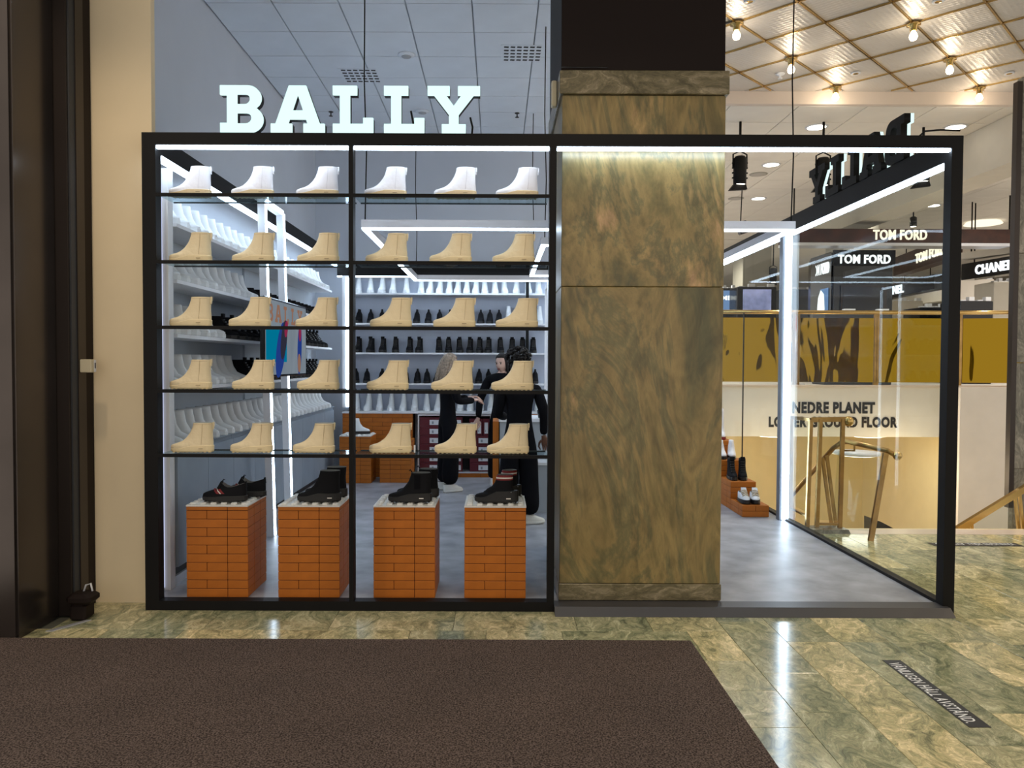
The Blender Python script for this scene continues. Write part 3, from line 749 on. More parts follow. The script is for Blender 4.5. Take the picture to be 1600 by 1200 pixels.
# --- shoes on the plinths, each shoe its own object
SNK = [(.018, -.150, .138, .047), (.036, -.154, .141, .049), (.050, -.150, .142, .049), (.060, -.134, .142, .048), (.069, -.108, .142, .046), (.079, -.078, .142, .044), (.088, -.054, .141, .041), (.094, -.036, .139, .038)]
def sneaker(label, loc, rz, g):
    t = thing('sneaker', label, 'shoe', loc, rz, g)
    link('upper', shoe_upper(SNK, mats=[M['blacksuede'], M['inner']], open_depth=.03, collar=lambda x: .097 + .040 * max(0, 1 - (x + .036) / .05) + .028 * max(0, (x - .05) / .09)), t)
    link('sole', shoe_sole(-.155, .146, .051, .034, .040, M['blackrub']), t)
    mb = MB(); mb.hexa([(-.050, -.026, .090), (-.028, -.026, .094), (-.028, .026, .094), (-.050, .026, .090), (-.026, -.018, .136), (-.020, -.018, .136), (-.020, .018, .136), (-.026, .018, .136)])
    mb.tube([(-.024, 0, .130), (-.014, 0, .146), (-.004, 0, .142)], .003, 6); mb.build('tongue', M['blacksuede'], t)
    MB().hexa([(.128, -.016, .09), (.141, -.014, .09), (.141, .014, .09), (.128, .016, .09), (.134, -.010, .132), (.140, -.008, .134), (.140, .008, .134), (.134, .010, .132)]).build('heel_tab', M['blacksuede'], t)
    def strip(x0, x1, m, nm, e):
        pts = []
        for z in (.055, .065, .075, .086):
            xo = -.055 * (z - .055) / .031 * .6
            pts.append((z, x0 + xo, x1 + xo))
        v = []
        for z, a, b in pts: v += [(a, -hw_at(SNK, a, z) - e, z), (b, -hw_at(SNK, b, z) - e, z)]
        MB().add(v, [(0, 1, 3, 2), (2, 3, 5, 4), (4, 5, 7, 6)]).build(nm, m, t)
    strip(-.045, .010, M['red'], 'red_stripe', .0016); strip(-.021, -.013, M['stripew'], 'white_stripe', .0026)
    return t
p0 = Vector((plx[0], PY, ZP))
sneaker('near black slip-on sneaker with red and white stripe on the brick plinth', p0 + Vector((.232, .09, 0)), 0, 'striped sneakers')
sneaker('far black slip-on sneaker half hidden behind its striped mate', p0 + Vector((.305, .29, 0)), math.radians(-8), 'striped sneakers')
def black_boot(label, loc, rz, g, kind):
    t = thing('ankle_boot', label, 'boot', loc, rz, g)
    k = {'suede': 1.08, 'chelsea': 1.02, 'cuff': .96}[kind]
    lv = [(z * (k if z > .06 else 1), a * 1.05, b * 1.05, w) for z, a, b, w in ANKLE]
    if kind == 'suede': lv = [(z, a, b, w) for z, a, b, w in lv]
    if kind == 'cuff': lv = lv[:7] + [(.076, -.078, .120, .044), (.088, -.066, .108, .042), (.105, -.035, .104, .040), (.13, -.015, .104, .040), (.165, .0, .106, .041), (.185, .004, .107, .041)]
    link('upper', shoe_upper(lv, mats=[M['blacksuede'], M['inner']]), t)
    so = link('sole', shoe_sole(-.152, .146, .052, .036, .060 if kind != 'cuff' else .078, M['blackrub']), t)
    MB().box(.062, .092, -.0545, -.0505, .026, .032).build('white_mark', M['stripew'], so)
    if kind == 'chelsea':
        v = []; zz = (.088, .110, .135, .160, .185)
        for z in zz: v += [(x, -hw_at(lv, x, z) - .0015, z) for x in (.030, .050, .070)]
        f = [(i * 3 + j, i * 3 + j + 1, i * 3 + j + 4, i * 3 + j + 3) for i in range(4) for j in range(2)]
        MB().add(v, f).build('elastic_panel', M['blackgloss'] if False else M['cloth'], t)
        MB().tube([(.012, 0, .192), (-.002, 0, .215), (-.010, 0, .205)], .004, 6).build('front_loop', M['blacksuede'], t)
        MB().box(.131, .139, -.010, .010, .160, .207).build('pull_tab', M['blacksuede'], t)
    if kind == 'cuff':
        def band(z0, z1, m, nm, e):
            a0 = [r for r in (z0, z1)]
            rg = []
            for z in a0:
                tt = (z - .13) / (.185 - .13); rg.append(_ring(z, -.015 + .019 * tt - e, .104 + .003 * tt + e, .040 + .001 * tt + e, 24))
            MB().loft(rg, 0, True, False, False).build(nm, m, t)
        band(.150, .160, M['red'], 'red_band', .0015); band(.160, .169, M['stripew'], 'white_band', .0017); band(.169, .184, M['red'], 'red_band', .0015)
        MB().ball((.094, -.049, .072), .003, 6).build('rivet', M['alu'], t)
    return t
p1 = Vector((plx[1], PY, ZP)); p2 = Vector((plx[2], PY, ZP)); p3 = Vector((plx[3], PY, ZP))
black_boot('near black suede ankle boot on the second brick plinth', p1 + Vector((.255, .10, 0)), 0, 'black suede boots', 'suede')
black_boot('far black suede ankle boot mostly hidden behind its mate', p1 + Vector((.262, .28, 0)), 0, 'black suede boots', 'suede')
black_boot('near black chelsea boot with elastic side on the third brick plinth', p2 + Vector((.235, .10, 0)), 0, 'black chelsea boots', 'chelsea')
black_boot('far black chelsea boot peeking out behind its mate', p2 + Vector((.268, .29, 0)), 0, 'black chelsea boots', 'chelsea')
black_boot('near black rubber boot with red and white cuff stripe', p3 + Vector((.215, .10, 0)), 0, 'black boots with striped cuffs', 'cuff')
black_boot('far black rubber boot turned behind its striped mate', p3 + Vector((.255, .29, 0)), math.radians(28), 'black boots with striped cuffs', 'cuff')

# ================================================================== INTERIOR: left wall
LV = {'top': 2.55, 'second': 2.165, 'third': 1.79, 'fourth': 1.42}
SX = -2.205
for x0, x1 in ((5.28, 5.86), (5.93, 7.6), (7.67, 10.4)):
    struct(MB().box(WALLX, WALLX + .03, x0, x1, 1.03, 2.56).build('wall_panel', M['panelgrey']), None)
for o in [o for o in C.objects if o.name.startswith('wall_panel')]: o['kind'] = 'structure'
lsh = {}
for nm, z in LV.items():
    t = tag(MB().box(WALLX + .031, SX, 5.30, 10.25 if nm != 'fourth' else 10.3, z - .024, z).build('wall_shelf', M['white']), 'long white shelf on the left wall, %s' % {'top': 'topmost of four', 'second': 'second from the top', 'third': 'third from the top', 'fourth': 'lowest above the cabinets'}[nm], 'shelf', 'white shelves on the left wall')
    lsh[nm] = t
# cabinets under the shelves, one unit after another, and their continuous top
n = 9; cl = (10.38 - 5.29) / n
for i in range(n):
    t = thing('base_cabinet', 'grey base cabinet along the left wall, %s from the window' % ORD[i], 'cabinet', (SX - .15, 5.29 + i * cl, FZ), 0, 'base cabinets along the left wall')
    MB().box(WALLX + .03 - SX + .15, .13, .002, cl - .002, .13, .955).build('body', M['cab'], t)
    MB().box(.131, .148, .003, cl - .003, .135, .92).build('door', M['cab'], t)
    MB().box(WALLX + .03 - SX + .15, .09, .002, cl - .002, 0, .129).build('toe_kick', M['dark'], t)
tag(MB().box(WALLX + .03, SX + .006, 5.29, 10.38, FZ + .957, 1.0).build('cabinet_top', M['cab']), 'continuous grey top over the left wall cabinets', 'worktop')
fbl = struct(MB().box(SX - .055, SX - .035, 5.29, 10.38, FZ, FZ + .06).build('baseboard_left', M['alu']))
# boots along the left wall, toes into the room
RX = SX - .145
white_small = small_boot(M['wboot'], M['wboot'], .235, .038); black_small = small_boot(M['blacksuede'], M['blackrub'], .20, .030, lace=True)
black_low = small_boot(M['blacksuede'], M['blackrub'], .15, .024)
def row_of(mesh, name, label, group, zs, ys, x, rz, cat='boot'):
    for k, y in enumerate(ys):
        o = link(name, mesh, None, (x + random.uniform(-.006, .006), y, zs + .0005), rz + random.uniform(-.04, .04)); tag(o, label % ORD[k], cat, group)
def span(a, b, d=.176):
    return [a + d * i for i in range(int((b - a) / d) + 1)]
RZ = math.pi
row_of(white_small, 'white_boot', 'white boot on the topmost left wall shelf, %s from the window', 'white boots on the topmost left wall shelf', 2.55, span(5.38, 10.15), RX, RZ)
row_of(white_small, 'white_boot', 'white boot on the second left wall shelf, %s from the window', 'white boots on the second left wall shelf', 2.165, span(5.38, 7.25), RX, RZ)
row_of(black_low, 'black_sneaker', 'black shoe on the second left wall shelf, %s after the white boots', 'black shoes on the second left wall shelf', 2.165, span(7.45, 10.1, .19), RX, RZ, 'shoe')
row_of(white_small, 'white_boot', 'white boot on the third left wall shelf, %s from the window', 'white boots on the third left wall shelf', 1.79, span(5.38, 6.4), RX, RZ)
row_of(black_small, 'black_boot', 'black laced boot on the third left wall shelf, %s after the white boots', 'black boots on the third left wall shelf', 1.79, span(6.60, 10.1, .19), RX, RZ)
row_of(white_small, 'white_boot', 'white boot on the lowest left wall shelf, %s from the window', 'white boots on the lowest left wall shelf', 1.42, span(5.38, 6.95), RX, RZ)
row_of(black_small, 'black_boot', 'black laced boot on the lowest left wall shelf, %s after the white boots', 'black boots on the lowest left wall shelf', 1.42, span(7.15, 10.1, .19), RX, RZ)
row_of(white_small, 'white_boot', 'white boot standing on the left cabinet top, %s from the window', 'white boots on the cabinet top', 1.0, span(5.38, 10.25), RX + .01, RZ)

# lit portal in front of the left wall, leaning slightly, and the screen hung on it
def lit_portal(label, x, y0, y1, zt, w, lean=0, led='led'):
    t = thing('light_portal', label, 'light', (x, (y0 + y1) / 2, FZ), 0, 'lit portals')
    h = (y1 - y0) / 2; zt -= FZ
    def leg(yy, nm):
        q = MB().hexa([(-.03, yy - w / 2, 0), (.03, yy - w / 2, 0), (.03, yy + w / 2, 0), (-.03, yy + w / 2, 0), (-.03 - lean, yy - w / 2, zt), (.03 - lean, yy - w / 2, zt), (.03 - lean, yy + w / 2, zt), (-.03 - lean, yy + w / 2, zt)]).build(nm, M['white'], t)
        MB().hexa([(.0305, yy - .005, .01), (.038, yy - .005, .01), (.038, yy + .018, .01), (.0305, yy + .018, .01), (.0305 - lean, yy - .005, zt - .03), (.038 - lean, yy - .005, zt - .03), (.038 - lean, yy + .018, zt - .03), (.0305 - lean, yy + .018, zt - .03)]).build('glow_strip', M[led], q)
    leg(-h, 'upright'); leg(h, 'upright')
    q = MB().box(-.03 - lean, .03 - lean, -h + w / 2 + .001, h - w / 2 - .001, zt - .05, zt).build('lintel', M['white'], t)
    MB().box(.0305 - lean, .040 - lean, -h + w / 2, h - w / 2, zt - .034, zt - .006).build('glow_strip', M[led], q)
    return t
lit_portal('white lit portal frame standing before the left wall shelves', -2.015, 6.84, 7.42, 3.05, .075, .075)
scr = thing('advertising_screen', 'flat screen with colourful shoe advert hung on the lit portal', 'screen', (-1.945, 7.05, 1.47))
MB().bev(-.02, .02, -.69, .69, 0, .68, .006).build('housing', M['blackgloss'], scr)
def screen_mat():
    m = bpy.data.materials.new('advert_picture'); m.use_nodes = True; nt = m.node_tree; N = nt.nodes; L = nt.links; N.clear()
    o = N.new('ShaderNodeOutputMaterial'); e = N.new('ShaderNodeEmission'); tc = N.new('ShaderNodeTexCoord'); mp = N.new('ShaderNodeMapping')
    n = N.new('ShaderNodeTexNoise'); n.inputs['Scale'].default_value = 2.0; n.inputs['Distortion'].default_value = 1.2
    L.new(tc.outputs['Object'], mp.inputs[0]); mp.inputs['Scale'].default_value = (1, 1.6, .7); L.new(mp.outputs[0], n.inputs['Vector'])
    cr = N.new('ShaderNodeValToRGB'); el = cr.color_ramp.elements
    cs = [(.0, (.30, .38, .46)), (.40, (.36, .44, .52)), (.60, (.42, .50, .58)), (1.0, (.28, .40, .52))]
    while len(el) < len(cs): el.new(.5)
    for k, (p, c) in enumerate(cs): el[k].position = p; el[k].color = (*c, 1)
    L.new(n.outputs['Fac'], cr.inputs[0]); L.new(cr.outputs[0], e.inputs[0]); e.inputs[1].default_value = .45; L.new(e.outputs[0], o.inputs[0]); return m
pic = MB().box(.0201, .0215, -.67, .67, .02, .66).build('display', screen_mat(), scr)
def blob(pts, m, x): return MB().prism(pts, 'x', x, x + .0012).build('advert_shape', m, pic)
gl = lambda n, c, s=.45: glow(n, c, s)
gT, gB, gK, gR, gC = gl('advert_teal', (.0, .35, .60)), gl('advert_blue', (.03, .08, .40), .5), gl('advert_dark', (.05, .05, .08), .5), gl('advert_red', (.45, .04, .12), .5), gl('advert_copper', (.50, .26, .17), .5)
blob([(-.66, .13), (-.03, .13), (-.03, .43), (-.66, .43)], gT, .0216)
def ell(cy, cz, ry, rz, tilt, n=20): return [(cy + ry * math.cos(2 * math.pi * i / n) * math.cos(tilt) - rz * math.sin(2 * math.pi * i / n) * math.sin(tilt), cz + ry * math.cos(2 * math.pi * i / n) * math.sin(tilt) + rz * math.sin(2 * math.pi * i / n) * math.cos(tilt)) for i in range(n)]
blob(ell(-.22, .24, .13, .27, -.45), gB, .0230); blob(ell(-.13, .33, .09, .19, -.4), gK, .0244); blob(ell(-.06, .43, .05, .08, -.4), gR, .0258)
blob(ell(.42, .26, .075, .25, -.1), gB, .0230); blob(ell(.43, .42, .045, .09, 0), gR, .0244); blob(ell(.40, .12, .055, .09, 0), gC, .0244)
for ch, a, b in (('A', -.40, -.20), ('L', -.13, .03), ('L', .12, .26), ('Y', .34, .52), ('B', -.62, -.46)):
    w0, spn = SL[ch]; me = curve_mesh('advert_letter', [[(p * (b - a) / w0, q * .155) for p, q in s] for s in spn], .0012, gC)
    o = link('advert_letter', me, pic, (.0246, a, .475)); o.rotation_euler.z = math.radians(90)

# ================================================================== INTERIOR: back wall
struct(MB().box(-2.1, 1.6, BACK - .03, BACK - .001, .9, 2.74).build('wall_panel', mat('pale_back_panel', (.52, .57, .68), .6)), 'pale blue-grey panel behind the back wall shelves')  # paler, bluer grey than the side wall panels
BL = {'topmost': 2.545, 'second': 2.135, 'third': 1.735, 'lowest': 1.315}
for nm, z in BL.items():
    tag(MB().box(-2.09, 1.58, 10.47, BACK - .031, z - .022, z).build('wall_shelf', M['white']), 'white shelf on the back wall, %s' % {'topmost': 'topmost of four', 'second': 'second from the top', 'third': 'third from the top', 'lowest': 'lowest of four'}[nm], 'shelf', 'white shelves on the back wall')
def bx_(px): return (px - 777) / (1200 / 10.62)
clearw = small_boot(M['wboot'], M['wboot'], .25, .026)
def back_row(mesh, name, label, group, z, pxs):
    row_of2 = [bx_(p) for p in pxs]
    for k, x in enumerate(row_of2):
        o = link(name, mesh, None, (x, 10.625, z + .0005), math.radians(90) + random.uniform(-.12, .12)); tag(o, label % ORD[k], 'boot', group)
back_row(clearw, 'white_boot', 'white boot on the topmost back wall shelf, %s from the left', 'white boots on the topmost back wall shelf', 2.545, (560, 579, 597, 614, 635, 658, 672, 687, 702, 715, 729, 743, 757, 773, 788, 806, 825, 841))
bs2 = small_boot(M['blacksuede'], M['blackrub'], .20, .012); bs3 = small_boot(M['blacksuede'], M['blackrub'], .20, .034, lace=True); ws5 = small_boot(M['wboot'], M['wboot'], .245, .024)
back_row(bs2, 'black_boot', 'black pointed boot on the second back wall shelf, %s from the left', 'black boots on the second back wall shelf', 2.135, (560, 579, 597, 616, 634, 651, 669, 687, 703, 719, 735, 751, 765, 779))
back_row(clearw, 'white_boot', 'white boot at the right end of the second back shelf, %s of four', 'white boots on the second back wall shelf', 2.135, (794, 809, 824, 843))
back_row(bs3, 'black_boot', 'black laced boot on the third back wall shelf, %s from the left', 'black boots on the third back wall shelf', 1.735, (560, 579, 598, 618, 640, 655, 686, 701, 718, 734, 749, 763, 782, 800, 816, 833))
back_row(bs2, 'black_boot', 'black boot on the lowest back wall shelf, %s from the left', 'black boots on the lowest back wall shelf', 1.315, (556, 573, 596, 616, 634, 652, 667, 683, 700, 716, 732, 748, 764, 780, 796, 836))
# brick counter with a white top, boots on it
CT = .935
bc = thing('brick_counter', 'long orange brick counter with white top along the back wall', 'counter', (-2.10, 10.41, FZ), 0)
def counter_bricks(nx, x0, z0, cs):
    z = z0
    for c in range(cs):
        i = 0; off = c % 2
        while i < nx:
            w = 1 if (off and i == 0) else min(2, nx - i)
            link('brick', brick_mesh(w * PU, .10, PH), bc, (x0 + i * PU, 0, z)); i += w
        z += PH
    return z
nb = 7; ze = counter_bricks(nb, 0, 0, 15)
MB().box(.004, nb * PU - .004, .006, .36, .001, ze - .003).build('core', M['brickcore'], bc)
counter_bricks(7, 1.06, 0, 1)
MB().box(1.02, 2.02, .006, .36, .001, .055).build('core', M['brickcore'], bc)
counter_bricks(10, 2.025, 0, 15); MB().box(2.03, 2.02 + 10 * PU - .01, .006, .36, .001, ze - .003).build('core', M['brickcore'], bc)
MB().box(0, 3.55, -.02, .36, ze + .001, ze + .026).build('top_board', M['white'], bc)
back_row(ws5, 'white_boot', 'white boot on the back counter, %s from the left', 'white boots on the back counter', FZ + ze + .026, (557, 575, 593, 611, 630, 648, 667, 684, 702, 719, 735, 751, 767, 786, 805, 824, 841))
# open white rack with shoe boxes
rk = thing('box_rack', 'white open rack full of dark red shoe boxes', 'rack', (-1.075, 10.40, FZ + .06), 0)
RW, RH = 1.0, .80
for nm, b in (('side', (0, .02, -.01, .33, 0, RH)), ('side', (RW - .02, RW, -.01, .33, 0, RH)), ('top', (.021, RW - .021, -.01, .33, RH - .02, RH)), ('bottom', (.021, RW - .021, -.01, .33, 0, .02)), ('back', (.021, RW - .021, .30, .33, .021, RH - .021))):
    MB().box(*b).build(nm, M['alu'] if nm != 'back' else M['dark'], rk)
def shoe_box(label, x0, x1, z0, z1, lx):
    t = thing('shoe_box', label, 'shoe box', (x0, 10.405, z0), 0, 'dark red shoe boxes in the rack')
    w, h = x1 - x0, z1 - z0
    MB().bev(.001, w - .001, .004, .29, 0, h - .022, .003).build('box', M['redbox'], t); MB().bev(0, w, .001, .291, h - .022, h - .001, .003).build('lid', M['redbox'], t)
    if h < w: q = MB().box(w - .15, w - .02, -.001, .0035, .018, h - .035).build('paper_label', M['label'], t); MB().box(w - .12, w - .095, -.002, -.0011, .03, h - .055).build('printed_mark', M['labelink'], q)
    else: q = MB().box(.02, w - .02, -.001, .0035, h - .20, h - .05).build('paper_label', M['label'], t); MB().box(.03, w - .05, -.002, -.0011, h - .18, h - .15).build('printed_mark', M['labelink'], q)
for c, (x0, x1) in enumerate(((-1.05, -.765), (-.76, -.47), (-.37, -.10))):
    nrow = 6 if c < 2 else 4
    hh = .123
    for r in range(nrow):
        z0 = FZ + .082 + r * hh
        shoe_box('dark red shoe box, %s column of the rack, %s from the bottom' % (('left', 'middle', 'right')[c], ORD[r]), x0, x1, z0, z0 + hh - .002, .1)
for k in range(3):
    x0 = -.378 + k * .094
    shoe_box('upright dark red shoe box on the right stack, %s from the left' % ORD[k], x0, x0 + .088, FZ + .083 + 4 * .123, FZ + .083 + 4 * .123 + .225, .1)
# two brick stands before the counter
t, z = plinth('brick_plinth', 'brick plinth with a white boot before the back counter', -2.03, 9.86, 0, 10, 'brick plinths at the back')
zs = stud_top(t, 0, 3 * PU, 0, 3 * PU, z - FZ) + FZ
tag(link('white_boot', small_boot(M['wboot'], M['blackrub'], .20, .040), None, (-1.80, 10.03, zs), RZ), 'white boot with black sole on the brick plinth at the back', 'boot')
t, z = plinth('brick_plinth', 'bare brick plinth standing next to the box rack', -1.52, 9.92, 0, 9, 'brick plinths at the back', .026, True)
# grey sales counter at the right, behind the staff
sc_ = thing('sales_counter', 'grey sales counter half hidden behind the marble column', 'counter', (.03, 8.2, FZ))
MB().box(0, 1.1, 0, .55, 0, .93).build('body', M['greyc'], sc_); MB().box(-.01, 1.1, -.02, .57, .931, .965).build('top', M['white'], sc_)
MB().box(.24, 1.1, -.26, -.001, 0, .50).build('front_step', M['greyc'], sc_); MB().box(.24, 1.1, -.27, -.001, .501, .53).build('step_top', M['white'], sc_)
MB().box(-.075, -.011, .05, .55, 0, .93).build('brick_end', M['brick'], sc_)
cp = thing('pen_cup', 'black pen cup on the grey sales counter', 'cup', (.475, 8.32, FZ + .966))
MB().lathe([(.030, 0), (.042, .085), (.038, .085), (.030, .01)], 14).build('cup', M['blackgloss'], cp)
for k, (a, b) in enumerate(((-.012, .008), (.010, -.006), (.004, .014))): MB().tube([(a, b, .012), (a * 2.2, b * 2, .14)], .004, 6).build('pen', M['blackgloss'], cp)
lit_portal('slim lit portal at the right end of the back wall', .66, 9.78, 10.25, 2.62, .05, 0)

# pendant light rings with their cables
def light_ring(label, x0, x1, y0, y1, z, cables):
    t = thing('pendant_light', label, 'lamp', ((x0 + x1) / 2, (y0 + y1) / 2, z), 0, 'pendant light rings')
    hx, hy = (x1 - x0) / 2, (y1 - y0) / 2; w = .05
    for nm, b in (('front', (-hx, hx, -hy, -hy + w)), ('rear', (-hx, hx, hy - w, hy)), ('left', (-hx, -hx + w, -hy + w, hy - w)), ('right', (hx - w, hx, -hy + w, hy - w))):
        q = MB().box(*b, 0, .065).build('profile', M['alu'], t)
        MB().box(b[0] + .004, b[1] - .004, b[2] + .004, b[3] - .004, -.014, -.0005).build('glow_strip', M['led'], q)
    for k, (cx, cy) in enumerate(cables):
        zz = CEIL - .012 - z
        MB().tube([(cx * hx, cy * hy, .06), (cx * hx + .012, cy * hy, zz * .3), (cx * hx - .006, cy * hy, zz * .6), (cx * hx, cy * hy, zz)], .0055, 6).build('cable', M['black'], t)
light_ring('large rectangular ring of light hanging in the shop', -1.115, 2.43, 6.30, 10.30, 2.70, ((-.985, -.985), (-.985, .985), (.985, -.985), (.985, .985)))
light_ring('small rectangular ring of light hung inside the large one', .40, 1.45, 7.15, 9.7, 2.70, ((-.93, -.97), (-.55, -.97), (-.93, .97), (-.2, -.97)))
# ceiling fittings over the shop
for (px, py), lab in (((562, 116), 'square slotted ceiling vent left of the hanging cable'), ((814, 81), 'square slotted ceiling vent near the marble column')):
    p = onz(px, py, CEIL)
    t = thing('ceiling_vent', lab, 'vent', (p.x, p.y, CEIL - .013), 0, 'ceiling vents')
    MB().box(-.20, .20, -.20, .20, -.004, .0).build('plate', M['tile'], t)
    for i in range(6):
        for j in range(5): MB().bar((-.17 + i * .064, -.16 + j * .08, -.005), (-.125 + i * .064, -.155 + j * .08, -.005), .03, .004).build('slot', M['dark'], t)
for (px, py), lab in (((635, 83), 'round smoke detector in the ceiling above the letters'), ((660, 172), 'round ceiling speaker just above the last letters')):
    p = onz(px, py, CEIL); t = thing('ceiling_detector', lab, 'detector', (p.x, p.y, CEIL - .013))
    MB().lathe([(.085, 0), (.085, -.012), (.06, -.022), (.02, -.024)], 18).build('cover', M['tile'], t); MB().lathe([(.050, -.0225), (.048, -.027)], 18).build('inner_ring', M['grid'], t)
for (px, py), lab in (((517, 173), 'small ceiling sprinkler above the first letters'), ((808, 175), 'small ceiling sprinkler left of the column')):
    p = onz(px, py, CEIL); t = thing('sprinkler', lab, 'sprinkler', (p.x, p.y, CEIL - .013), 0, 'sprinklers')
    MB().lathe([(.03, 0), (.03, -.006), (.008, -.008), (.008, -.05)], 10).build('stem', M['dark'], t); MB().lathe([(.025, -.051), (.025, -.055)], 10).build('deflector', M['dark'], t)
# hanging cables over the frame
for k, (px, y0, y1, Y, lab) in enumerate(((643, 176, 206, 5.0, 'short black cable end sticking up behind the second letter L'), (735, 186, 212, 5.0, 'short black cable end sticking up behind the letter Y'))):
    a = at(px, y0 - 40 if y0 == 0 else y0, Y); b = at(px + 2, y1 + (30 if y0 else 30), Y)
    if y0 == 0: a = Vector((a.x, Y, CEIL - .01)); b = Vector((at(566, 350, Y).x, Y, at(566, 225, Y).z))
    else: b.z = ZT + .001; a = Vector((a.x, 4.97, a.z)); b = Vector((a.x + .01, 4.97, ZT + .001))
    tag(MB().tube([a, (a + b) / 2 + Vector((.01, 0, 0)), b], .007, 6).build('cable', M['black']), lab, 'cable')

# ================================================================== RIGHT: brick steps with shoes
st = thing('brick_steps', 'stepped orange brick display beside the side glass', 'display stand', (2.50, 7.78, FZ))
SU = .137; sh_ = .06; lv_ = (2, 5, 8, 11, 14); dy = .40
for k, nct in enumerate(lv_):
    for c in range(nct):
        off = c % 2
        y = k * dy
        link('brick', brick_mesh(SU * (1 if off else 2), .13, sh_), st, (0, y, c * sh_))
        if off: link('brick', brick_mesh(SU, .13, sh_), st, (SU, y, c * sh_))
        link('brick', brick_mesh(.13, dy - .13, sh_), st, (0, y + .13, c * sh_))
        if c == nct - 1: link('brick', brick_mesh(SU * 2 - .13, dy - .13, sh_), st, (.13, y + .13, c * sh_))
    MB().box(.006, .262, k * dy + .008, (k + 1) * dy - .004, .001, nct * sh_ - .006).build('core', M['brickcore'], st)
def step_pair(k, mk, labs, g, dx=.115):
    z = FZ + lv_[k] * sh_ + .001
    for i in range(2): mk(labs[i], (2.572 + i * dx, 7.78 + k * dy + .19, z), math.radians(86 - 8 * i), g)
def hiker(label, loc, rz, g):
    t = thing('hiking_shoe', label, 'shoe', loc, rz, g)
    t.scale = (1.0, 1.0, 1.0)
    link('upper', shoe_upper([(z * 1.05, a, b, w) for z, a, b, w in SNK], mats=[M['label'], M['inner']], open_depth=.04), t)
    link('sole', shoe_sole(-.156, .147, .053, .046, .040, M['blackrub']), t)
    MB().hexa([(-.05, -.032, .085), (-.02, -.030, .09), (-.02, .030, .09), (-.05, .032, .085), (.005, -.026, .15), (.015, -.026, .15), (.015, .026, .15), (.005, .026, .15)]).build('tongue', M['alu'], t)
    mb = MB()
    for i in range(4): x = -.088 + i * .022; z = .082 + i * .0125; mb.tube([(x, -.034, z - .006), (x + .004, 0, z + .010), (x, .034, z - .006)], .0045, 6)
    mb.build('laces', M['seam'], t)
    return t
def step_boot(mu, ms, H, top, lace=False):
    me = small_boot(mu, ms, H, top, lace=lace)
    def mk(label, loc, rz, g): o = link('ankle_boot', me, None, loc, rz); return tag(o, label, 'boot', g)
    return mk
step_pair(0, hiker, ('left pale hiking shoe with black sole on the lowest brick step', 'right pale hiking shoe with black sole on the lowest brick step'), 'pale hiking shoes')
step_pair(1, step_boot(M['blacksuede'], M['blackrub'], .22, .036, True), ('left black boot on the second brick step', 'right black boot on the second brick step'), 'black boots on the brick steps')
step_pair(2, step_boot(M['white_and_lit_boot'], M['blackrub'], .20, .026), ('left white boot on the third brick step', 'right white boot on the third brick step'), 'white boots on the third brick step')
step_pair(3, step_boot(M['white_and_lit_boot'], M['red'], .36, .030), ('left tall white boot with red sole on the fourth brick step', 'right tall white boot with red sole on the fourth brick step'), 'tall white boots on the brick steps')

# ================================================================== STAIR RAILINGS
def V(px, py, Y): return at(px, py, Y)
def sqpost(root, nm, p, q, w=.035): return MB().bar(p - root.location, q - root.location, w, w).build(nm, M['brassdark'], root)
gt = thing('brass_gate_railing', 'brass railing with upright glass panels at the head of the stairs', 'railing', (3.05, 7.4, 0))
A0, A1 = V(1235, 812, 7.85), V(1236, 652, 7.85); B0, B1 = V(1261, 826, 7.38), V(1267, 656, 7.38); C0, C1 = V(1276, 828, 7.36), V(1282, 655, 7.36); D0, D1 = V(1312, 829, 7.33), V(1317, 655, 7.33)
for nm, a, b in (('post', A0, A1), ('post', B0, B1), ('post', C0, C1), ('post', D0, D1)): sqpost(gt, nm, a, b, .034)
G = gt.location
MB().bar(A1 - G, B1 - G, .03, .03).build('top_rail', M['brassdark'], gt); MB().bar(B1 - G, D1 - G + Vector((.03, 0, 0)), .03, .045).build('top_rail', M['brassdark'], gt)
MB().bar(A0 - G + Vector((0, 0, .12)), B0 - G + Vector((0, 0, .12)), .02, .02).build('lower_rail', M['brassdark'], gt); MB().bar(C0 - G + Vector((0, 0, .06)), D0 - G + Vector((0, 0, .06)), .02, .02).build('lower_rail', M['brassdark'], gt)
MB().ball((D1 - G) + Vector((.055, 0, -.02)), .05, 12).build('end_ball', M['brass'], gt)
def glassquad(root, a, b, c, d, nm='glass_panel'):
    n = (b - a).cross(d - a).normalized() * .005; P = [a, b, c, d]
    return MB().add([tuple(p - root.location - n) for p in P] + [tuple(p - root.location + n) for p in P], [(0, 1, 2, 3), (7, 6, 5, 4), (0, 4, 5, 1), (1, 5, 6, 2), (2, 6, 7, 3), (3, 7, 4, 0)]).build(nm, M['paneglass'], root)
u = Vector((0, 0, .16)); u2 = Vector((0, 0, -.03))
glassquad(gt, A0 + u, B0 + u, B1 + u2, A1 + u2); glassquad(gt, C0 + u * .6, D0 + u * .6, D1 + u2, C1 + u2)
plq = MB().hexa([tuple(Vector(p) - G) for p in ((2.955, 7.20, .001), (3.34, 7.20, .001), (3.34, 7.415, .001), (2.955, 7.415, .001), (2.955, 7.22, .035), (3.33, 7.22, .035), (3.33, 7.415, .035), (2.955, 7.415, .035))]).build('stone_base', M['greymarble'], gt)
hr = thing('stair_handrail', 'brass handrail on leaning posts going down the stairs', 'railing', (3.41, 6.95, 0))
G2 = hr.location
E0, E1 = V(1360, 847, 6.93), V(1384, 708, 6.98); K = V(1315, 691, 7.5); S2 = V(1222, 792, 8.9)
MB().bar(E0 - G2, E1 - G2, .045, .03).build('leaning_post', M['brassdark'], hr)
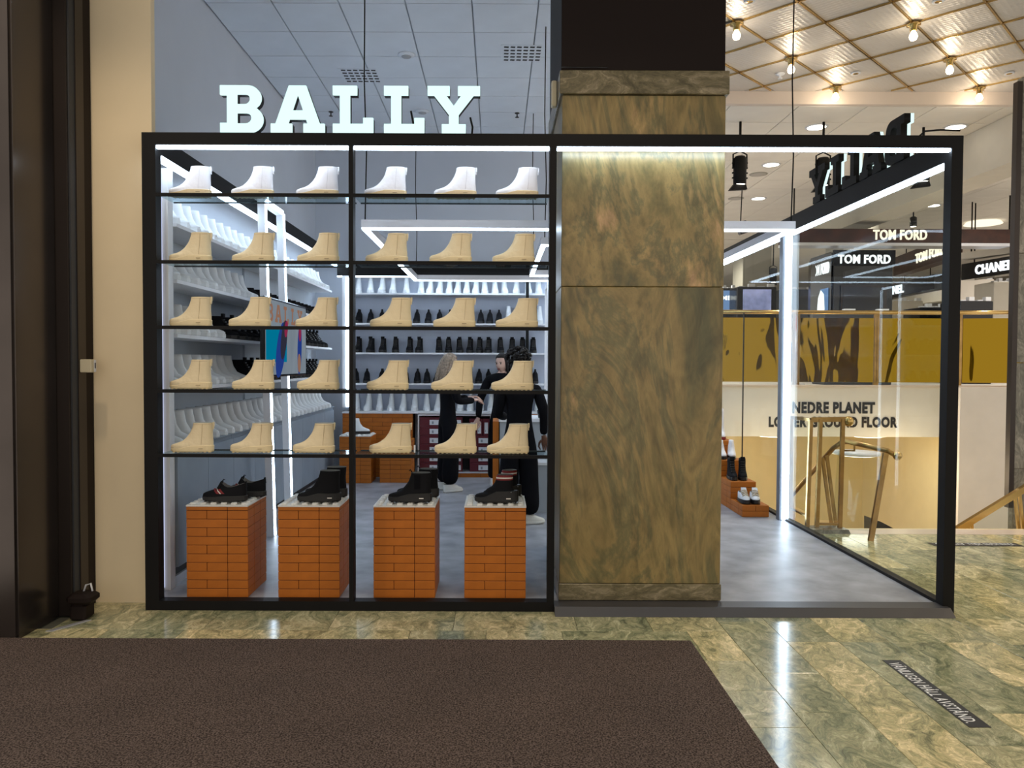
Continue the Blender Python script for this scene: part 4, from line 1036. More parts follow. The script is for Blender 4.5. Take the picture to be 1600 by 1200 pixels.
MB().tube([S2 - G2, V(1302, 700, 7.6) - G2, K - G2, V(1325, 690, 7.42) - G2, E1 - G2 + Vector((.02, 0, .02)), V(1398, 711, 6.95) - G2], .024, 10).build('rail', M['brassdark'], hr)
MB().ball(V(1402, 712, 6.94) - G2, .042, 12).build('end_ball', M['brass'], hr)
for a, b in (((1285, 715), (1300, 828)), ((1292, 712), (1307, 828))): MB().bar(V(*a, 7.62) - G2, V(*b, 7.60) - G2, .03, .02).build('leaning_post', M['brassdark'], hr)
for a, b in (((1237, 775), (1240, 812)),): MB().bar(V(*a, 8.6) - G2, V(*b, 8.6) - G2, .03, .02).build('leaning_post', M['brassdark'], hr)
glassquad(hr, V(1300, 826, 7.55), V(1358, 830, 7.1), V(1378, 716, 7.05), V(1310, 705, 7.5))
MB().tube([V(1318, 704, 7.45) - G2, V(1335, 704, 7.3) - G2, V(1335, 696, 7.3) - G2], .010, 6).build('bracket', M['brassdark'], hr)
h2 = thing('stair_handrail', 'brass handrail sloping up at the right edge by the marble pier', 'railing', (4.6, 7.5, 0))
G3 = h2.location
MB().bar(V(1496, 827, 7.75) - G3, V(1606, 760, 7.75) - G3, .05, .06).build('rail', M['brass'], h2)
for a, b in (((1513, 818), (1513, 836)), ((1518, 815), (1519, 836)), ((1586, 776), (1592, 834)), ((1593, 772), (1599, 834))): MB().bar(V(*a, 7.75) - G3, V(*b, 7.75) - G3, .025, .025).build('post', M['brass'], h2)
glassquad(h2, V(1523, 828, 7.76), V(1584, 828, 7.76), V(1584, 782, 7.76), V(1523, 815, 7.76))
bt = tag(MB().prism([(V(1368, 828, 9).x, V(1368, 828, 9).z), (V(1405, 830, 9).x, V(1405, 830, 9).z - .1), (V(1368, 830, 9).x, V(1368, 812, 9).z)][::1] and [(V(1366, 830, 9).x, V(1366, 834, 9).z), (V(1412, 830, 9).x, V(1412, 834, 9).z), (V(1376, 815, 9).x, V(1376, 815, 9).z), (V(1366, 812, 9).x, V(1366, 812, 9).z)], 'y', 9.0, 9.25).build('stair_wedge', M['blackgloss']), 'black wedge of the escalator side showing behind the leaning post', 'stair side')

# gold balustrade on the half level
gb = thing('gold_balustrade', 'balustrade of mirror gold panels under a brass rail', 'railing', (4.5, 10.95, UF + .035))
G4 = gb.location; z0, z1 = at(1300, 597, 10.95).z, at(1300, 497, 10.95).z; zr = at(1300, 488, 10.95).z
def gx(px): return at(px, 545, 10.95).x
path = [(gx(1105), 10.95), (gx(1237), 10.95), (gx(1250), 10.95), (gx(1364), 10.95), (gx(1374), 10.95), (gx(1478), 10.95), (gx(1502), 10.93), (7.35, 10.78)]
for i in (0, 2, 4, 6):
    (xa, ya), (xb, yb) = path[i], path[i + 1]
    nseg = 10; mb = MB(); vv = []
    for k in range(nseg + 1):
        t_ = k / nseg; bow = .012 * math.sin(math.pi * t_)
        for zz in (z0, z1): vv += [(xa + (xb - xa) * t_ - G4.x, ya + (yb - ya) * t_ - bow - G4.y - .012, zz - G4.z), (xa + (xb - xa) * t_ - G4.x, ya + (yb - ya) * t_ - bow + .012 - G4.y, zz - G4.z)]
    f = []
    for k in range(nseg):
        a = k * 4; b = a + 4
        f += [(a, b, b + 2, a + 2), (a + 1, a + 3, b + 3, b + 1), (a + 2, b + 2, b + 3, a + 3), (a, a + 1, b + 1, b)]
    f += [(0, 2, 3, 1), (nseg * 4, nseg * 4 + 1, nseg * 4 + 3, nseg * 4 + 2)]
    mb.add(vv, f, 0, False); mb.build('gold_panel', M['gold'], gb)
    for (x, y) in ((xa - .03, ya), (xb + .03, yb)):
        MB().box(x - .018 - G4.x, x + .018 - G4.x, y - .02 - G4.y, y + .02 - G4.y, 0, zr - G4.z).build('post', M['brassdark'], gb)
MB().tube([(x - G4.x, y - G4.y, zr - G4.z) for x, y in path], .03, 10).build('top_rail', M['brass'], gb)

# marble pier at the right edge with a grey metal edge
mp_ = thing('marble_pier', 'grey marble pier at the right edge beside the stairwell', 'column', (5.4, 7.9, 0))
xl = at(1587, 567, 7.95).x
for k, (za, zb_) in enumerate(((-.3, .52), (.525, 1.62), (1.625, 2.75), (2.755, 4.55))): 
    o = MB().bev(xl, xl + .9, 7.95, 8.02, za, zb_, .004).build('slab', M['greymarble'], mp_); o.location = -mp_.location
o = MB().box(xl - .055, xl - .002, 7.93, 8.0, at(1585, 793, 7.95).z, 4.5).build('metal_edge', M['bronzemat'], mp_); o.location = -mp_.location
struct(MB().box(6.46, 8.4, 10.70, 10.89, -3, UF + .01).build('wall_stair', M['whitewall']), 'tall white wall below the balustrade at the right')

# floor stickers
def sticker(label, loc, rz, L_, Wd):
    t = thing('floor_sticker', label, 'sticker', loc, rz)
    MB().box(-L_ / 2, L_ / 2, -Wd / 2, Wd / 2, 0, .0015).build('strip', M['ink'], t)
    me = fit_text('VÄNLIGEN HÅLL AVSTÅND.', L_ * .90, Wd * .80, .0006, M['whiteink'], .008, 1.12)
    me.transform(Matrix.Rotation(-math.pi / 2, 4, 'X'))
    link('lettering', me, t, (-L_ * .45, -Wd * .40, .0022))
    return t
a = onz(1394, 1032, 0); b = onz(1530, 1137, 0)
sticker('black floor sticker with white capitals on the marble in front', ((a.x + b.x) / 2, (a.y + b.y) / 2, .001), math.radians(-90) + .0, (a - b).length, .098)
a = onz(1455, 851, 0); b = onz(1592, 851, 0)
sticker('black floor sticker far off by the stairwell, seen upside down', ((a.x + b.x) / 2, (a.y + b.y) / 2 , .001), math.radians(180), (a - b).length, .12)

# ================================================================== CEILING LAMPS OF THE PASSAGE
bulb_n = 0
BLAB = {(0, 0): 'bare ceiling bulb nearest the marble column', (1, 0): 'bare ceiling bulb beside the hanging black cable', (2, 0): 'bare ceiling bulb low by the pale fascia, right of the cable', (1, 1): 'bare ceiling bulb top centre of the embossed ceiling',
        (2, 1): 'bare ceiling bulb in the middle of the right-hand row', (3, 1): 'bare ceiling bulb lowest of the right-hand row'}
for i in range(-1, 4):
    for j in range(-1, 4):
        c = Vector((O0.x, O0.y, 0)) + ua * H2 * 2 * i + ub * H2 * 2 * j
        if not (1.9 < c.x < 6.6 and 6.3 < c.y < 8.9): continue
        if (i, j) not in BLAB: continue
        t = thing('ceiling_bulb', BLAB.get((i, j), 'bare ceiling bulb out at the far right of the embossed ceiling'), 'lamp', (c.x, c.y, CEIL + .008), 0, 'bare ceiling bulbs')
        MB().lathe([(.062, 0), (.062, -.012), (.034, -.018), (.030, -.062), (.022, -.066)], 16).build('brass_holder', M['brass'], t)
        MB().lathe([(.014, -.064), (.022, -.076), (.034, -.100), (.036, -.118), (.026, -.142), (.006, -.150)], 14).build('glass_bulb', M['bulb'], t)
        l = bpy.data.lights.new('bulb_light', 'POINT'); l.energy = 2.6; l.color = (1, .84, .64); l.shadow_soft_size = .04
        lo = bpy.data.objects.new('bulb_light', l); C.objects.link(lo); lo.parent = t; lo.location = (0, 0, -.20)
for (px, py), lab in (((1171, 5), 'small brass downlight near the top by the column'), ((1466, 5), 'small brass downlight near the top right'), ((1337, 117), 'small brass downlight between the bulbs near the fascia'), ((1577, 117), 'small pale downlight at the right end of the embossed ceiling')):
    p = onz(px, py, CEIL); t = thing('recessed_spot', lab, 'lamp', (p.x, p.y, CEIL + .020))
    MB().lathe([(.05, 0), (.05, -.008), (.032, -.010)], 16).build('ring', M['label'], t); MB().lathe([(.030, -.0105), (.026, -.012)], 14).build('lens', M['brass'], t)
p = onz(1219, 118, CEIL)
t = thing('sprinkler', 'white ceiling sprinkler on the embossed ceiling near the cable', 'sprinkler', (p.x, p.y, CEIL + .02)); MB().lathe([(.05, 0), (.04, -.015), (.01, -.02), (.01, -.05)], 12).build('stem', M['label'], t); MB().lathe([(.025, -.051), (.025, -.055)], 10).build('deflector', M['label'], t)
for k, ((px, py), lab, lit) in enumerate((((1276, 197), 'bright recessed downlight above the frame left of centre', 1), ((1493, 197), 'bright recessed downlight above the frame at the right', 1), ((1205, 256), 'recessed downlight with dark rim near the stage spotlight', 1), ((1150, 309), 'dim recessed downlight at the column edge', 0), ((1185, 309), 'bright small downlight above the hanging loudspeaker', 1), ((1185, 271), 'unlit round ceiling cover behind the stage spotlight', 0), ((1458, 490 - 170), 'small downlight over the dark wood fascia', 1))):
    p = onz(px, py, CF); t = thing('recessed_downlight', lab, 'lamp', (p.x, p.y, CF - .011), 0, 'recessed downlights')
    MB().lathe([(.14, 0), (.14, -.006), (.115, -.008)], 20).build('ring', M['label'] if lit else M['colgrey'], t); MB().lathe([(.113, -.0085), (.10, -.012)], 20).build('lens', M['down'] if lit else M['grid2'], t)
def stage_spot(label, px, py, Y, tilt, s=1.0):
    p = at(px, py, Y); t = thing('stage_spotlight', label, 'spotlight', p, tilt, 'stage spotlights')
    MB().lathe([(.085 * s, -.20 * s), (.09 * s, -.19 * s), (.09 * s, .16 * s), (.07 * s, .19 * s), (.02 * s, .20 * s)], 16).build('body', M['black'], t)
    mb = MB()
    for q in range(4): mb.box(-.11 * s, .11 * s, -.012, .012, (-.12 + q * .07) * s, (-.10 + q * .07) * s)
    mb.build('cooling_fins', M['black'], t)
    y0 = CF - .012 - p.z
    MB().tube([(-.10 * s, 0, .02), (-.10 * s, 0, .22 * s), (0, 0, .27 * s), (.10 * s, 0, .22 * s), (.10 * s, 0, .02)], .010, 6).build('yoke', M['black'], t)
    MB().tube([(0, 0, .27 * s), (0, 0, max(y0, .3 * s))], .016, 8).build('hanger', M['black'], t)
    MB().hexa([(-.16 * s, -.03, -.29 * s), (.10 * s, -.03, -.27 * s), (.10 * s, .03, -.27 * s), (-.16 * s, .03, -.29 * s), (-.09 * s, -.03, -.20 * s), (.08 * s, -.03, -.20 * s), (.08 * s, .03, -.20 * s), (-.09 * s, .03, -.20 * s)]).build('barn_door', M['black'], t)
    MB().lathe([(.075 * s, -.201 * s), (.06 * s, -.205 * s)], 14).build('lens', M['down'], t)
stage_spot('black stage spotlight hanging right of the column', 1156, 266, 9.6, .1, .88)
stage_spot('black stage spotlight hanging behind the side letters', 1286, 268, 9.6, 0, .88)
stage_spot('black stage spotlight hanging under the right end of the side beam', 1442, 262, 9.8, -.3, .88)
stage_spot('small black stage spotlight far behind the lit corner post', 1208, 430, 19, 0, .9)
def can_spot(label, px, py, Y, r, h, tilt=0):
    p = at(px, py, Y); t = thing('ceiling_spot', label, 'spotlight', p); MB().lathe([(r, -h / 2), (r, h / 2), (r * .5, h / 2 + .02)], 12).build('can', M['blackgloss'], t)
    MB().tube([(0, 0, h / 2), (0, 0, CF - .012 - p.z)], .012, 6).build('rod', M['black'], t); MB().lathe([(r * .8, -h / 2 - .001), (r * .7, -h / 2 - .005)], 12).build('lens', M['down'], t)
can_spot('slim black can spotlight over the dark wood fascia', 1427, 347, 14, .06, .16)
p = at(1160, 356, 11.5)
t = thing('loudspeaker', 'small dark tilted loudspeaker hanging right of the column', 'speaker', p); t.rotation_euler = (0, math.radians(-18), 0)
MB().bev(-.07, .07, -.06, .06, -.09, .09, .01).build('cabinet', M['blackgloss'], t); MB().box(-.055, .055, -.0615, -.0601, -.075, .075).build('grille', M['dark'], t)
MB().tube([(0, 0, .09), (math.sin(math.radians(18)) * (CF - .012 - p.z), 0, math.cos(math.radians(18)) * (CF - .012 - p.z))], .008, 6).build('rod', M['black'], t)
p = at(1536, 349, 16.2)
t = thing('pendant_lamp', 'pale dome pendant lamp on a brass rose at the right', 'lamp', p)
MB().lathe([(.36, -.02), (.30, .05), (.18, .10), (.03, .12)], 20).build('shade', M['signwarm'], t); MB().tube([(0, 0, .12), (0, 0, .30)], .012, 6).build('stem', M['brass'], t)
zc = CF - .012 - p.z
MB().lathe([(.02, .30), (.12, .36), (.12, .40)], 14).build('rose', M['brass'], t); MB().tube([(0, 0, .40), (0, 0, zc)], .012, 6).build('rod', M['brass'], t)

# ================================================================== FAR SALES FLOOR
def slabbox(name, label, cat, m, pa, pb, Y0, Y1, group=None):
    """a block whose front face spans two pixels at depth Y0"""
    a = at(*pa, Y0); b = at(*pb, Y0); return a.x, b.x, b.z, a.z
def sign_beam(label, pa, pb, Y, dep, m):
    x0, x1, z0, z1 = slabbox('', '', '', m, pa, pb, Y, Y + dep); t = thing('sign_beam', label, 'sign', ((x0 + x1) / 2, Y, z0))
    o = MB().bev(x0, x1, Y, Y + dep, z0, z1, .005).build('board', m, t); o.location = -t.location
    return t
def on(root, o): o.location = o.location - root.location; o.parent = root; return o
def hang(root, xs, Y):
    for x in xs:
        o = MB().tube([(x, Y, root.location.z + .1), (x, Y, CF - .012)], .012, 6).build('hanger', M['black'], root); o.location = -root.location
sb1 = sign_beam('dark wood fascia beam with warm white lettering over the far floor', (1228, 357), (1582, 380), 13.0, .35, M['woodfascia'])
on(sb1, letter_line('TOM FORD', 1364, 1448, 359, 375, 13.0, M['signwarm'], None, depth=.02)); hang(sb1, (at(1240, 370, 13.2).x, at(1500, 370, 13.2).x), 13.2)
o = MB().box(at(1228, 370, 13).x, at(1582, 370, 13).x, 13.0, 13.35, sb1.location.z - .05, sb1.location.z - .001).build('mirror_underside', M['alu'], sb1); o.location = -sb1.location
# black kiosk tower
x0, x1 = at(1302, 440, 13.5).x, at(1395, 440, 13.5).x; zt = at(1340, 393, 13.5).z
kk = thing('black_kiosk', 'black glossy kiosk tower with white lettering and dark screen', 'kiosk', ((x0 + x1) / 2, 13.5, UF))
def kp(nm, m, mb): o = mb.build(nm, m, kk); o.location = -kk.location; return o
kp('tower', M['blackgloss'], MB().bev(x0, x1, 13.5, 14.4, UF, zt, .01)); zs_ = at(1340, 415, 13.5).z
kp('header', M['black'], MB().box(x0 - .02, x1 + .02, 13.46, 13.499, zs_, zt + .02))
on(kk, letter_line('TOM FORD', 1309, 1391, 398, 412, 13.46, M['signcool'], None, depth=.02))
za, zb2 = at(1340, 446, 13.5).z, at(1340, 489, 13.5).z
kp('screen_frame', M['bronzemat'], MB().box(at(1313, 460, 13.5).x, at(1384, 460, 13.5).x, 13.47, 13.499, zb2, za)); kp('screen', M['ink'], MB().box(at(1316, 460, 13.5).x, at(1380, 460, 13.5).x, 13.455, 13.469, zb2 + .02, za - .03))
# left flank of the kiosk, angled
xa = at(1270, 440, 14.4).x
kp('flank', M['blackgloss'], MB().hexa([(xa, 14.4, UF), (x0 - .03, 13.52, UF), (x0 - .03, 14.4, UF), (xa, 14.6, UF), (xa, 14.4, zt - .05), (x0 - .03, 13.52, zt), (x0 - .03, 14.4, zt), (xa, 14.6, zt - .05)]))
v0 = Vector((xa, 14.4, 0)); v1 = Vector((x0 - .03, 13.52, 0)); dv = (v1 - v0); an = math.atan2(dv.y, dv.x); Lf = dv.length
me = fit_text('TOM FORD', Lf * .86, .20, .02, M['signcool'], .025); o = link('lettering', me, kk, (xa + dv.x * .08 - math.sin(-an) * 0, 14.4 + dv.y * .08, zt - .36)); o.rotation_euler.z = an; o.location = Vector(o.location) + Vector((math.sin(an), -math.cos(an), 0)) * .03 - kk.location
me = MB().prism([(.05, 0), (Lf * .9, 0), (Lf * .9, .55), (.05, .55)], 'y', -.02, -.012).mesh('poster', M['screenblue']); o = link('poster', me, kk, Vector((xa, 14.4, zb2 - .1)) - kk.location); o.rotation_euler.z = an
me = MB().prism([(Lf * .35, -.1), (Lf * .75, .02), (Lf * .70, .30), (Lf * .55, .38), (Lf * .42, .25)], 'y', -.034, -.022).mesh('poster_shape', M['signcool']); o = link('poster_shape', me, kk, Vector((xa, 14.4, zb2 + .05)) - kk.location); o.rotation_euler.z = an
# slanted sign bands at the right: they come towards the camera
def slant_band(label, a, b, ha, m, txt=None, tm=None, t0=.1, t1=.9, th=.6):
    """a, b: (px, py_top, Y) of the ends; ha: height in metres"""
    A = at(*a); B = at(*b); d = Vector((B.x - A.x, B.y - A.y, 0)); L_ = d.length; an = math.atan2(d.y, d.x)
    t = thing('sign_band', label, 'sign', (A.x, A.y, A.z - ha), an)
    MB().bev(0, L_, 0, .25, 0, ha, .005).build('board', m, t)
    if txt: link('lettering', fit_text(txt, L_ * (t1 - t0), ha * th, .02, tm, .025), t, (L_ * t0, -.021, ha * (1 - th) / 2))
    for x in (L_ * .15, L_ * .85): MB().tube([(x, .12, ha), (x, .12, CF - .012 - (A.z - ha))], .012, 6).build('hanger', M['black'], t)
    return t
slant_band('slanting brown sign band with white lettering right of the kiosk', (1396, 403, 17.6), (1482, 380, 14.6), .42, M['woodfascia'], 'TOM FORD', M['signwarm'], .46, .95, .48)
slant_band('slanting dark sign band with pale blue lettering at the far right', (1502, 413, 14.5), (1584, 399, 13.3), .30, M['blackgloss'], 'CHANEL', M['signcool'], .30, .98, .58)
slant_band('slanting dark sign band with half hidden lettering right of the kiosk', (1375, 448, 21.0), (1460, 424, 18.0), .36, M['blackgloss'], 'CHANEL', M['signcool'], .02, .48, .60)
slant_band('plain grey white band below the half hidden sign band', (1395, 462, 22.6), (1482, 440, 20.0), .34, M['beigewall'])
slant_band('plain white band above the pale blue lettering', (1500, 395, 14.3), (1584, 380, 13.5), .12, M['beigewall'])
# columns on the far floor
def fcol(label, pl, pr, Y, dep=.8):
    x0, x1 = at(pl, 450, Y).x, at(pr, 450, Y).x
    t = thing('square_column', label, 'column', ((x0 + x1) / 2, Y, UF)); o = MB().bev(x0, x1, Y, Y + dep, UF, CF - .012, .01).build('shaft', M['colgrey'], t); o.location = -t.location
    o = MB().bev(x0 - .02, x1 + .02, Y - .02, Y + dep + .02, UF, UF + .12, .005).build('plinth', M['dark'], t); o.location = -t.location
fcol('beige square column rising behind the dark wood fascia', 1316, 1372, 15.0)
fcol('beige square column behind the lit corner post', 1160, 1205, 19.0)
# counters and displays
def display(label, pl, pr, pt_, Y, m, screen=None, pb=None, dep=.6):
    x0, x1 = at(pl, 480, Y).x, at(pr, 480, Y).x; z1 = at(pl, pt_, Y).z
    t = thing('display_unit', label, 'display', ((x0 + x1) / 2, Y, UF))
    o = MB().bev(x0, x1, Y, Y + dep, UF, z1, .01).build('carcass', m, t); o.location = -t.location
    if screen:
        zz = at(pl, pb, Y).z; o = MB().box(x0 + (x1 - x0) * .14, x1 - (x1 - x0) * .14, Y - .02, Y - .001, zz, z1 - .06).build('lit_picture', screen, t); o.location = -t.location
    nb_ = 4
    for k in range(nb_):
        xx = x0 + (x1 - x0) * (k + .5) / nb_; o = MB().box(xx - (x1 - x0) * .08, xx + (x1 - x0) * .08, Y + .02, Y + .12, z1 + .001, z1 + .02 + .05 * (k % 2)).build('top_stand', M['label'], t); o.location = -t.location
scm = mat('advert_print', (.30, .33, .55), .5, 0, .3, 0, 10, .8, 3, (.30, .34, .62), .55)
display('dark display unit with a lilac lit picture right of the column', 1152, 1213, 448, 17.5, M['blackgloss'], scm, 486)
display('dark low display band at the column edge with white lettering', 1122, 1150, 450, 18.2, M['blackgloss'], M['screenblue'], 484)
on(bpy.data.objects['display_unit.001'], letter_line('ME', 1128, 1142, 462, 469, 18.15, M['signcool'], None, depth=.02))
display('long dark display counter left of the kiosk', 1222, 1272, 452, 22, M['dark'], None)
display('white perfume counter right of the kiosk', 1396, 1442, 470, 18.5, M['beigewall'])
display('dark perfume counter with small white boxes before the black post', 1438, 1480, 480, 14.2, M['blackgloss'])
display('dark glass counter with white goods right of the black post', 1500, 1552, 470, 13.2, M['blackgloss'])
display('beige cabinet with pale top at the far right', 1552, 1584, 440, 14.5, M['beigewall'])
display('white tall cupboard behind the glass counter', 1500, 1553, 436, 16.5, M['whitewall'])
display('low dark counter with white boxes behind the gold balustrade', 1290, 1395, 489, 12.3, M['dark'], dep=.5)
# small goods on the rail-side counters
k = 0
for px, Y, h, m in ((1255, 13.2, .11, 'label'), (1262, 13.2, .07, 'redbox'), (1330, 14.9, .06, 'label'), (1337, 14.9, .06, 'label'), (1352, 14.9, .06, 'label'), (1408, 18.6, .08, 'dark'), (1420, 18.6, .08, 'dark'), (1432, 18.6, .08, 'dark')):
    pass
rs = thing('red_sign_stand', 'red narrow sign stand in the gap between the gold panels', 'sign stand', (at(1244, 520, 12.2).x, 12.2, UF))
zt = at(1244, 493, 12.2).z - UF
MB().box(-.05, .05, -.01, .01, zt - .25, zt).build('sign', mat('bright_red', (.55, .02, .03), .5), rs); MB().tube([(0, 0, .02), (0, 0, zt - .25)], .012, 6).build('stem', M['alu'], rs); MB().lathe([(.14, 0), (.14, .02)], 14).build('base', M['alu'], rs)
# back of the far floor
struct(MB().box(1.7, 30, 30, 30.2, UF, CF).build('wall_far', M['beigewall']), 'distant wall at the end of the far sales floor')
struct(MB().box(20, 20.2, 9, 30, UF, CF).build('wall_right', M['beigewall']), 'distant side wall of the far sales floor')

# ================================================================== PEOPLE
def skin_body(joints, edges, root):
    me = bpy.data.meshes.new('tmp'); names = list(joints)
    me.from_pydata([joints[n][0] for n in names], [(names.index(a), names.index(b)) for a, b in edges], [])
    o = bpy.data.objects.new('tmp', me); C.objects.link(o)
    sk = o.modifiers.new('skin', 'SKIN'); sk.use_smooth_shade = True; sk.branch_smoothing = .4
    o.modifiers.new('sub', 'SUBSURF').levels = 2
    for i, n in enumerate(names):
        r = joints[n][1]; r = r if isinstance(r, tuple) else (r, r)
        me.skin_vertices[0].data[i].radius = r
        me.skin_vertices[0].data[i].use_root = (n == root)
    dg = bpy.context.evaluated_depsgraph_get(); dg.update()
    out = bpy.data.meshes.new_from_object(o.evaluated_get(dg)); bpy.data.objects.remove(o)
    return out
def head_mb(mb, c, yaw, tilt, mi):
    """head with jaw, nose, brow, lips and ears; faces -Y before yaw"""
    R_ = Matrix.Rotation(yaw, 3, 'Z') @ Matrix.Rotation(tilt, 3, 'X'); n = 20; rings = []
    for i in range(15):
        a = -math.pi / 2 + math.pi * i / 14; z = math.sin(a) * .118; cr = max(math.cos(a), .02); ring = []
        for k in range(n):
            t = 2 * math.pi * k / n; x = math.cos(t) * .074 * cr; y = math.sin(t) * .092 * cr
            if z < -.02: x *= 1 - .30 * (-z - .02) / .1; y = y * (1 - .12 * (-z - .02) / .1) - .012 * (-z / .118)
            if y < 0 and abs(x) < .020 and -.045 < z < .012: y -= .018 * (1 - abs(x) / .020) * (1 - (z + .045) / .06) + .004
            if y < 0 and abs(x) > .014 and abs(x) < .050 and -.004 < z < .022: y += .006
            if y < 0 and abs(x) < .028 and -.072 < z < -.056: y -= .004
            ring.append(tuple(Vector(c) + R_ @ Vector((x, y, z))))
        rings.append(ring)
    mb.loft(rings, mi, True)
    for s in (-1, 1):
        mb.ball(tuple(Vector(c) + R_ @ Vector((s * .075, .008, -.008))), .024, 8, mi, (.45, .75, 1.2))
    return R_
def face_bits(root, c, R_):
    for s in (-1, 1):
        o = MB().ball(tuple(R_ @ Vector((s * .030, -.082, .008))), .0095, 8).build('eye', M['ink'], root); o.location = c
        o = MB().ball(tuple(R_ @ Vector((s * .031, -.085, .026))), .015, 8, 0, (1.2, .4, .28)).build('eyebrow', M['darkhair'], root); o.location = c
    o = MB().ball(tuple(R_ @ Vector((0, -.096, -.060))), .018, 8, 0, (1.2, .45, .38)).build('lips', M['red'], root); o.location = c
def hand_mb(mb, wrist, direc, palm_n, mi, curl=.5):
    d = Vector(direc).normalized(); nrm = Vector(palm_n); nrm = (nrm - d * nrm.dot(d)).normalized(); s = d.cross(nrm)
    w = Vector(wrist); rings = []
    for t, hw, th in ((-.02, .024, .018), (.0, .026, .017), (.03, .036, .015), (.06, .040, .013), (.085, .038, .010)):
        rings.append([tuple(w + d * t + s * hw * math.cos(2 * math.pi * k / 10) + nrm * th * math.sin(2 * math.pi * k / 10)) for k in range(10)])
    mb.loft(rings, mi, True)
    for off, ln in ((-.029, .062), (-.010, .078), (.010, .080), (.029, .070)):
        b = w + d * .080 + s * off; pts = [b]
        dd = d.copy()
        for k in range(3):
            dd = (dd * math.cos(curl * .6) + nrm * math.sin(curl * .6)); pts.append(pts[-1] + dd * ln / 3)
        mb.tube(pts, [.0095, .009, .008, .006], 7, mi)
    b = w + d * .025 + s * -.034
    mb.tube([b, b + (d * .6 - s * .6 + nrm * .4) * .035, b + (d * 1.1 - s * .55 + nrm * .8) * .055, b + (d * 1.6 - s * .3 + nrm * 1.0) * .062], [.012, .011, .009, .007], 7, mi)
def shoe_for(root, x, y, rz, big=1.0):
    lv = [(.014, -.135, .125, .044), (.034, -.138, .127, .045), (.050, -.122, .127, .043), (.065, -.080, .126, .040), (.080, -.040, .124, .036), (.095, .0, .120, .032)]
    q = link('sneaker', shoe_upper(lv, 18, .02, [M['shoew'], M['inner']]), root, (x, y, .002), rz)
    link('rubber_sole', shoe_sole(-.142, .132, .048, .026, .028, M['shoew'], 18, 4), q)
def person(label, loc, rz, P, hands, headyaw, headtilt, skinm, hairfn, shoes, wide=.10):
    """P: joint positions in the person's own frame (facing -Y), feet on z=0"""
    t = thing('person', label, 'person', loc, rz)
    J = {}
    J['pelvis'] = (P['pelvis'], (.155, .115)); J['waist'] = (P['waist'], (.135, .10)); J['chest'] = (P['chest'], (.165, .115)); J['upper'] = (P['upper'], (.13, .09)); J['neck'] = (P['neck'], .052); J['skull'] = (P['skull'], .055)
    E = [('pelvis', 'waist'), ('waist', 'chest'), ('chest', 'upper'), ('upper', 'neck'), ('neck', 'skull')]
    for s in 'LR':
        J['hip' + s] = (P['hip' + s], .105); J['knee' + s] = (P['knee' + s], .082 + wide * .2); J['shin' + s] = (tuple((Vector(P['knee' + s]) + Vector(P['ankle' + s])) / 2), .078 + wide * .3); J['ankle' + s] = (P['ankle' + s], .075 + wide * .35)
        J['sh' + s] = (P['sh' + s], .070); J['elbow' + s] = (P['elbow' + s], .052); J['wrist' + s] = (P['wrist' + s], .040)
        E += [('pelvis', 'hip' + s), ('hip' + s, 'knee' + s), ('knee' + s, 'shin' + s), ('shin' + s, 'ankle' + s), ('upper', 'sh' + s), ('sh' + s, 'elbow' + s), ('elbow' + s, 'wrist' + s)]
    body = skin_body(J, E, 'pelvis')
    mb = MB(); nk = Vector(P['neck'])
    for p in body.polygons:
        c = p.center; mi = 1 if (c.z > nk.z - .01 and (c - Vector((nk.x, nk.y, c.z))).length < .12) else 0
        mb.f.append(tuple(p.vertices)); mb.m.append(mi); mb.sm.append(True)
    mb.v = [tuple(v.co) for v in body.vertices]
    R_ = head_mb(mb, P['head'], headyaw, headtilt, 1)
    for s, (d, nn, curl) in hands.items(): hand_mb(mb, Vector(P['wrist' + s]) + Vector(d).normalized() * .02, d, nn, 1, curl)
    mb.build('body', [M['cloth'], skinm], t)
    face_bits(t, P['head'], R_)
    hairfn(t, Vector(P['head']), R_)
    for x, y, a in shoes: shoe_for(t, x, y, a)
    return t
def std(h=1.68):
    k = h / 1.68
    P = dict(pelvis=(0, 0, .93), waist=(0, 0, 1.08), chest=(0, 0, 1.24), upper=(0, .005, 1.37), neck=(0, .005, 1.45), skull=(0, -.01, 1.53), head=(0, -.02, 1.565))
    for s, x in (('L', 1), ('R', -1)):
        P['hip' + s] = (x * .09, 0, .86); P['knee' + s] = (x * .10, -.01, .47); P['ankle' + s] = (x * .105, .01, .075)
        P['sh' + s] = (x * .185, .01, 1.36); P['elbow' + s] = (x * .225, .03, 1.09); P['wrist' + s] = (x * .22, -.10, .88)
    return {a: tuple(c * k for c in b) for a, b in P.items()}
def hair_cap(root, c, R_, m, grow=.012, back=.0, name='hair'):
    mb = MB(); n = 20; rings = []
    for i in range(12):
        a = -.9 + (math.pi / 2 + .9) * i / 11; cr = max(math.cos(a), .02); ring = []
        for k in range(n):
            t = 2 * math.pi * k / n; x = math.cos(t) * (.076 + grow) * cr; y = math.sin(t) * (.094 + grow) * cr + .006
            z = math.sin(a) * (.120 + grow)
            if y < -.02 and z < .062: y = max(y, -.015)
            ring.append(tuple(R_ @ Vector((x, y + (.02 if y < 0 else 0) * (z < .05), z))))
        rings.append(ring)
    mb.loft(rings, 0, True); o = mb.build(name, m, root); o.location = c; return o
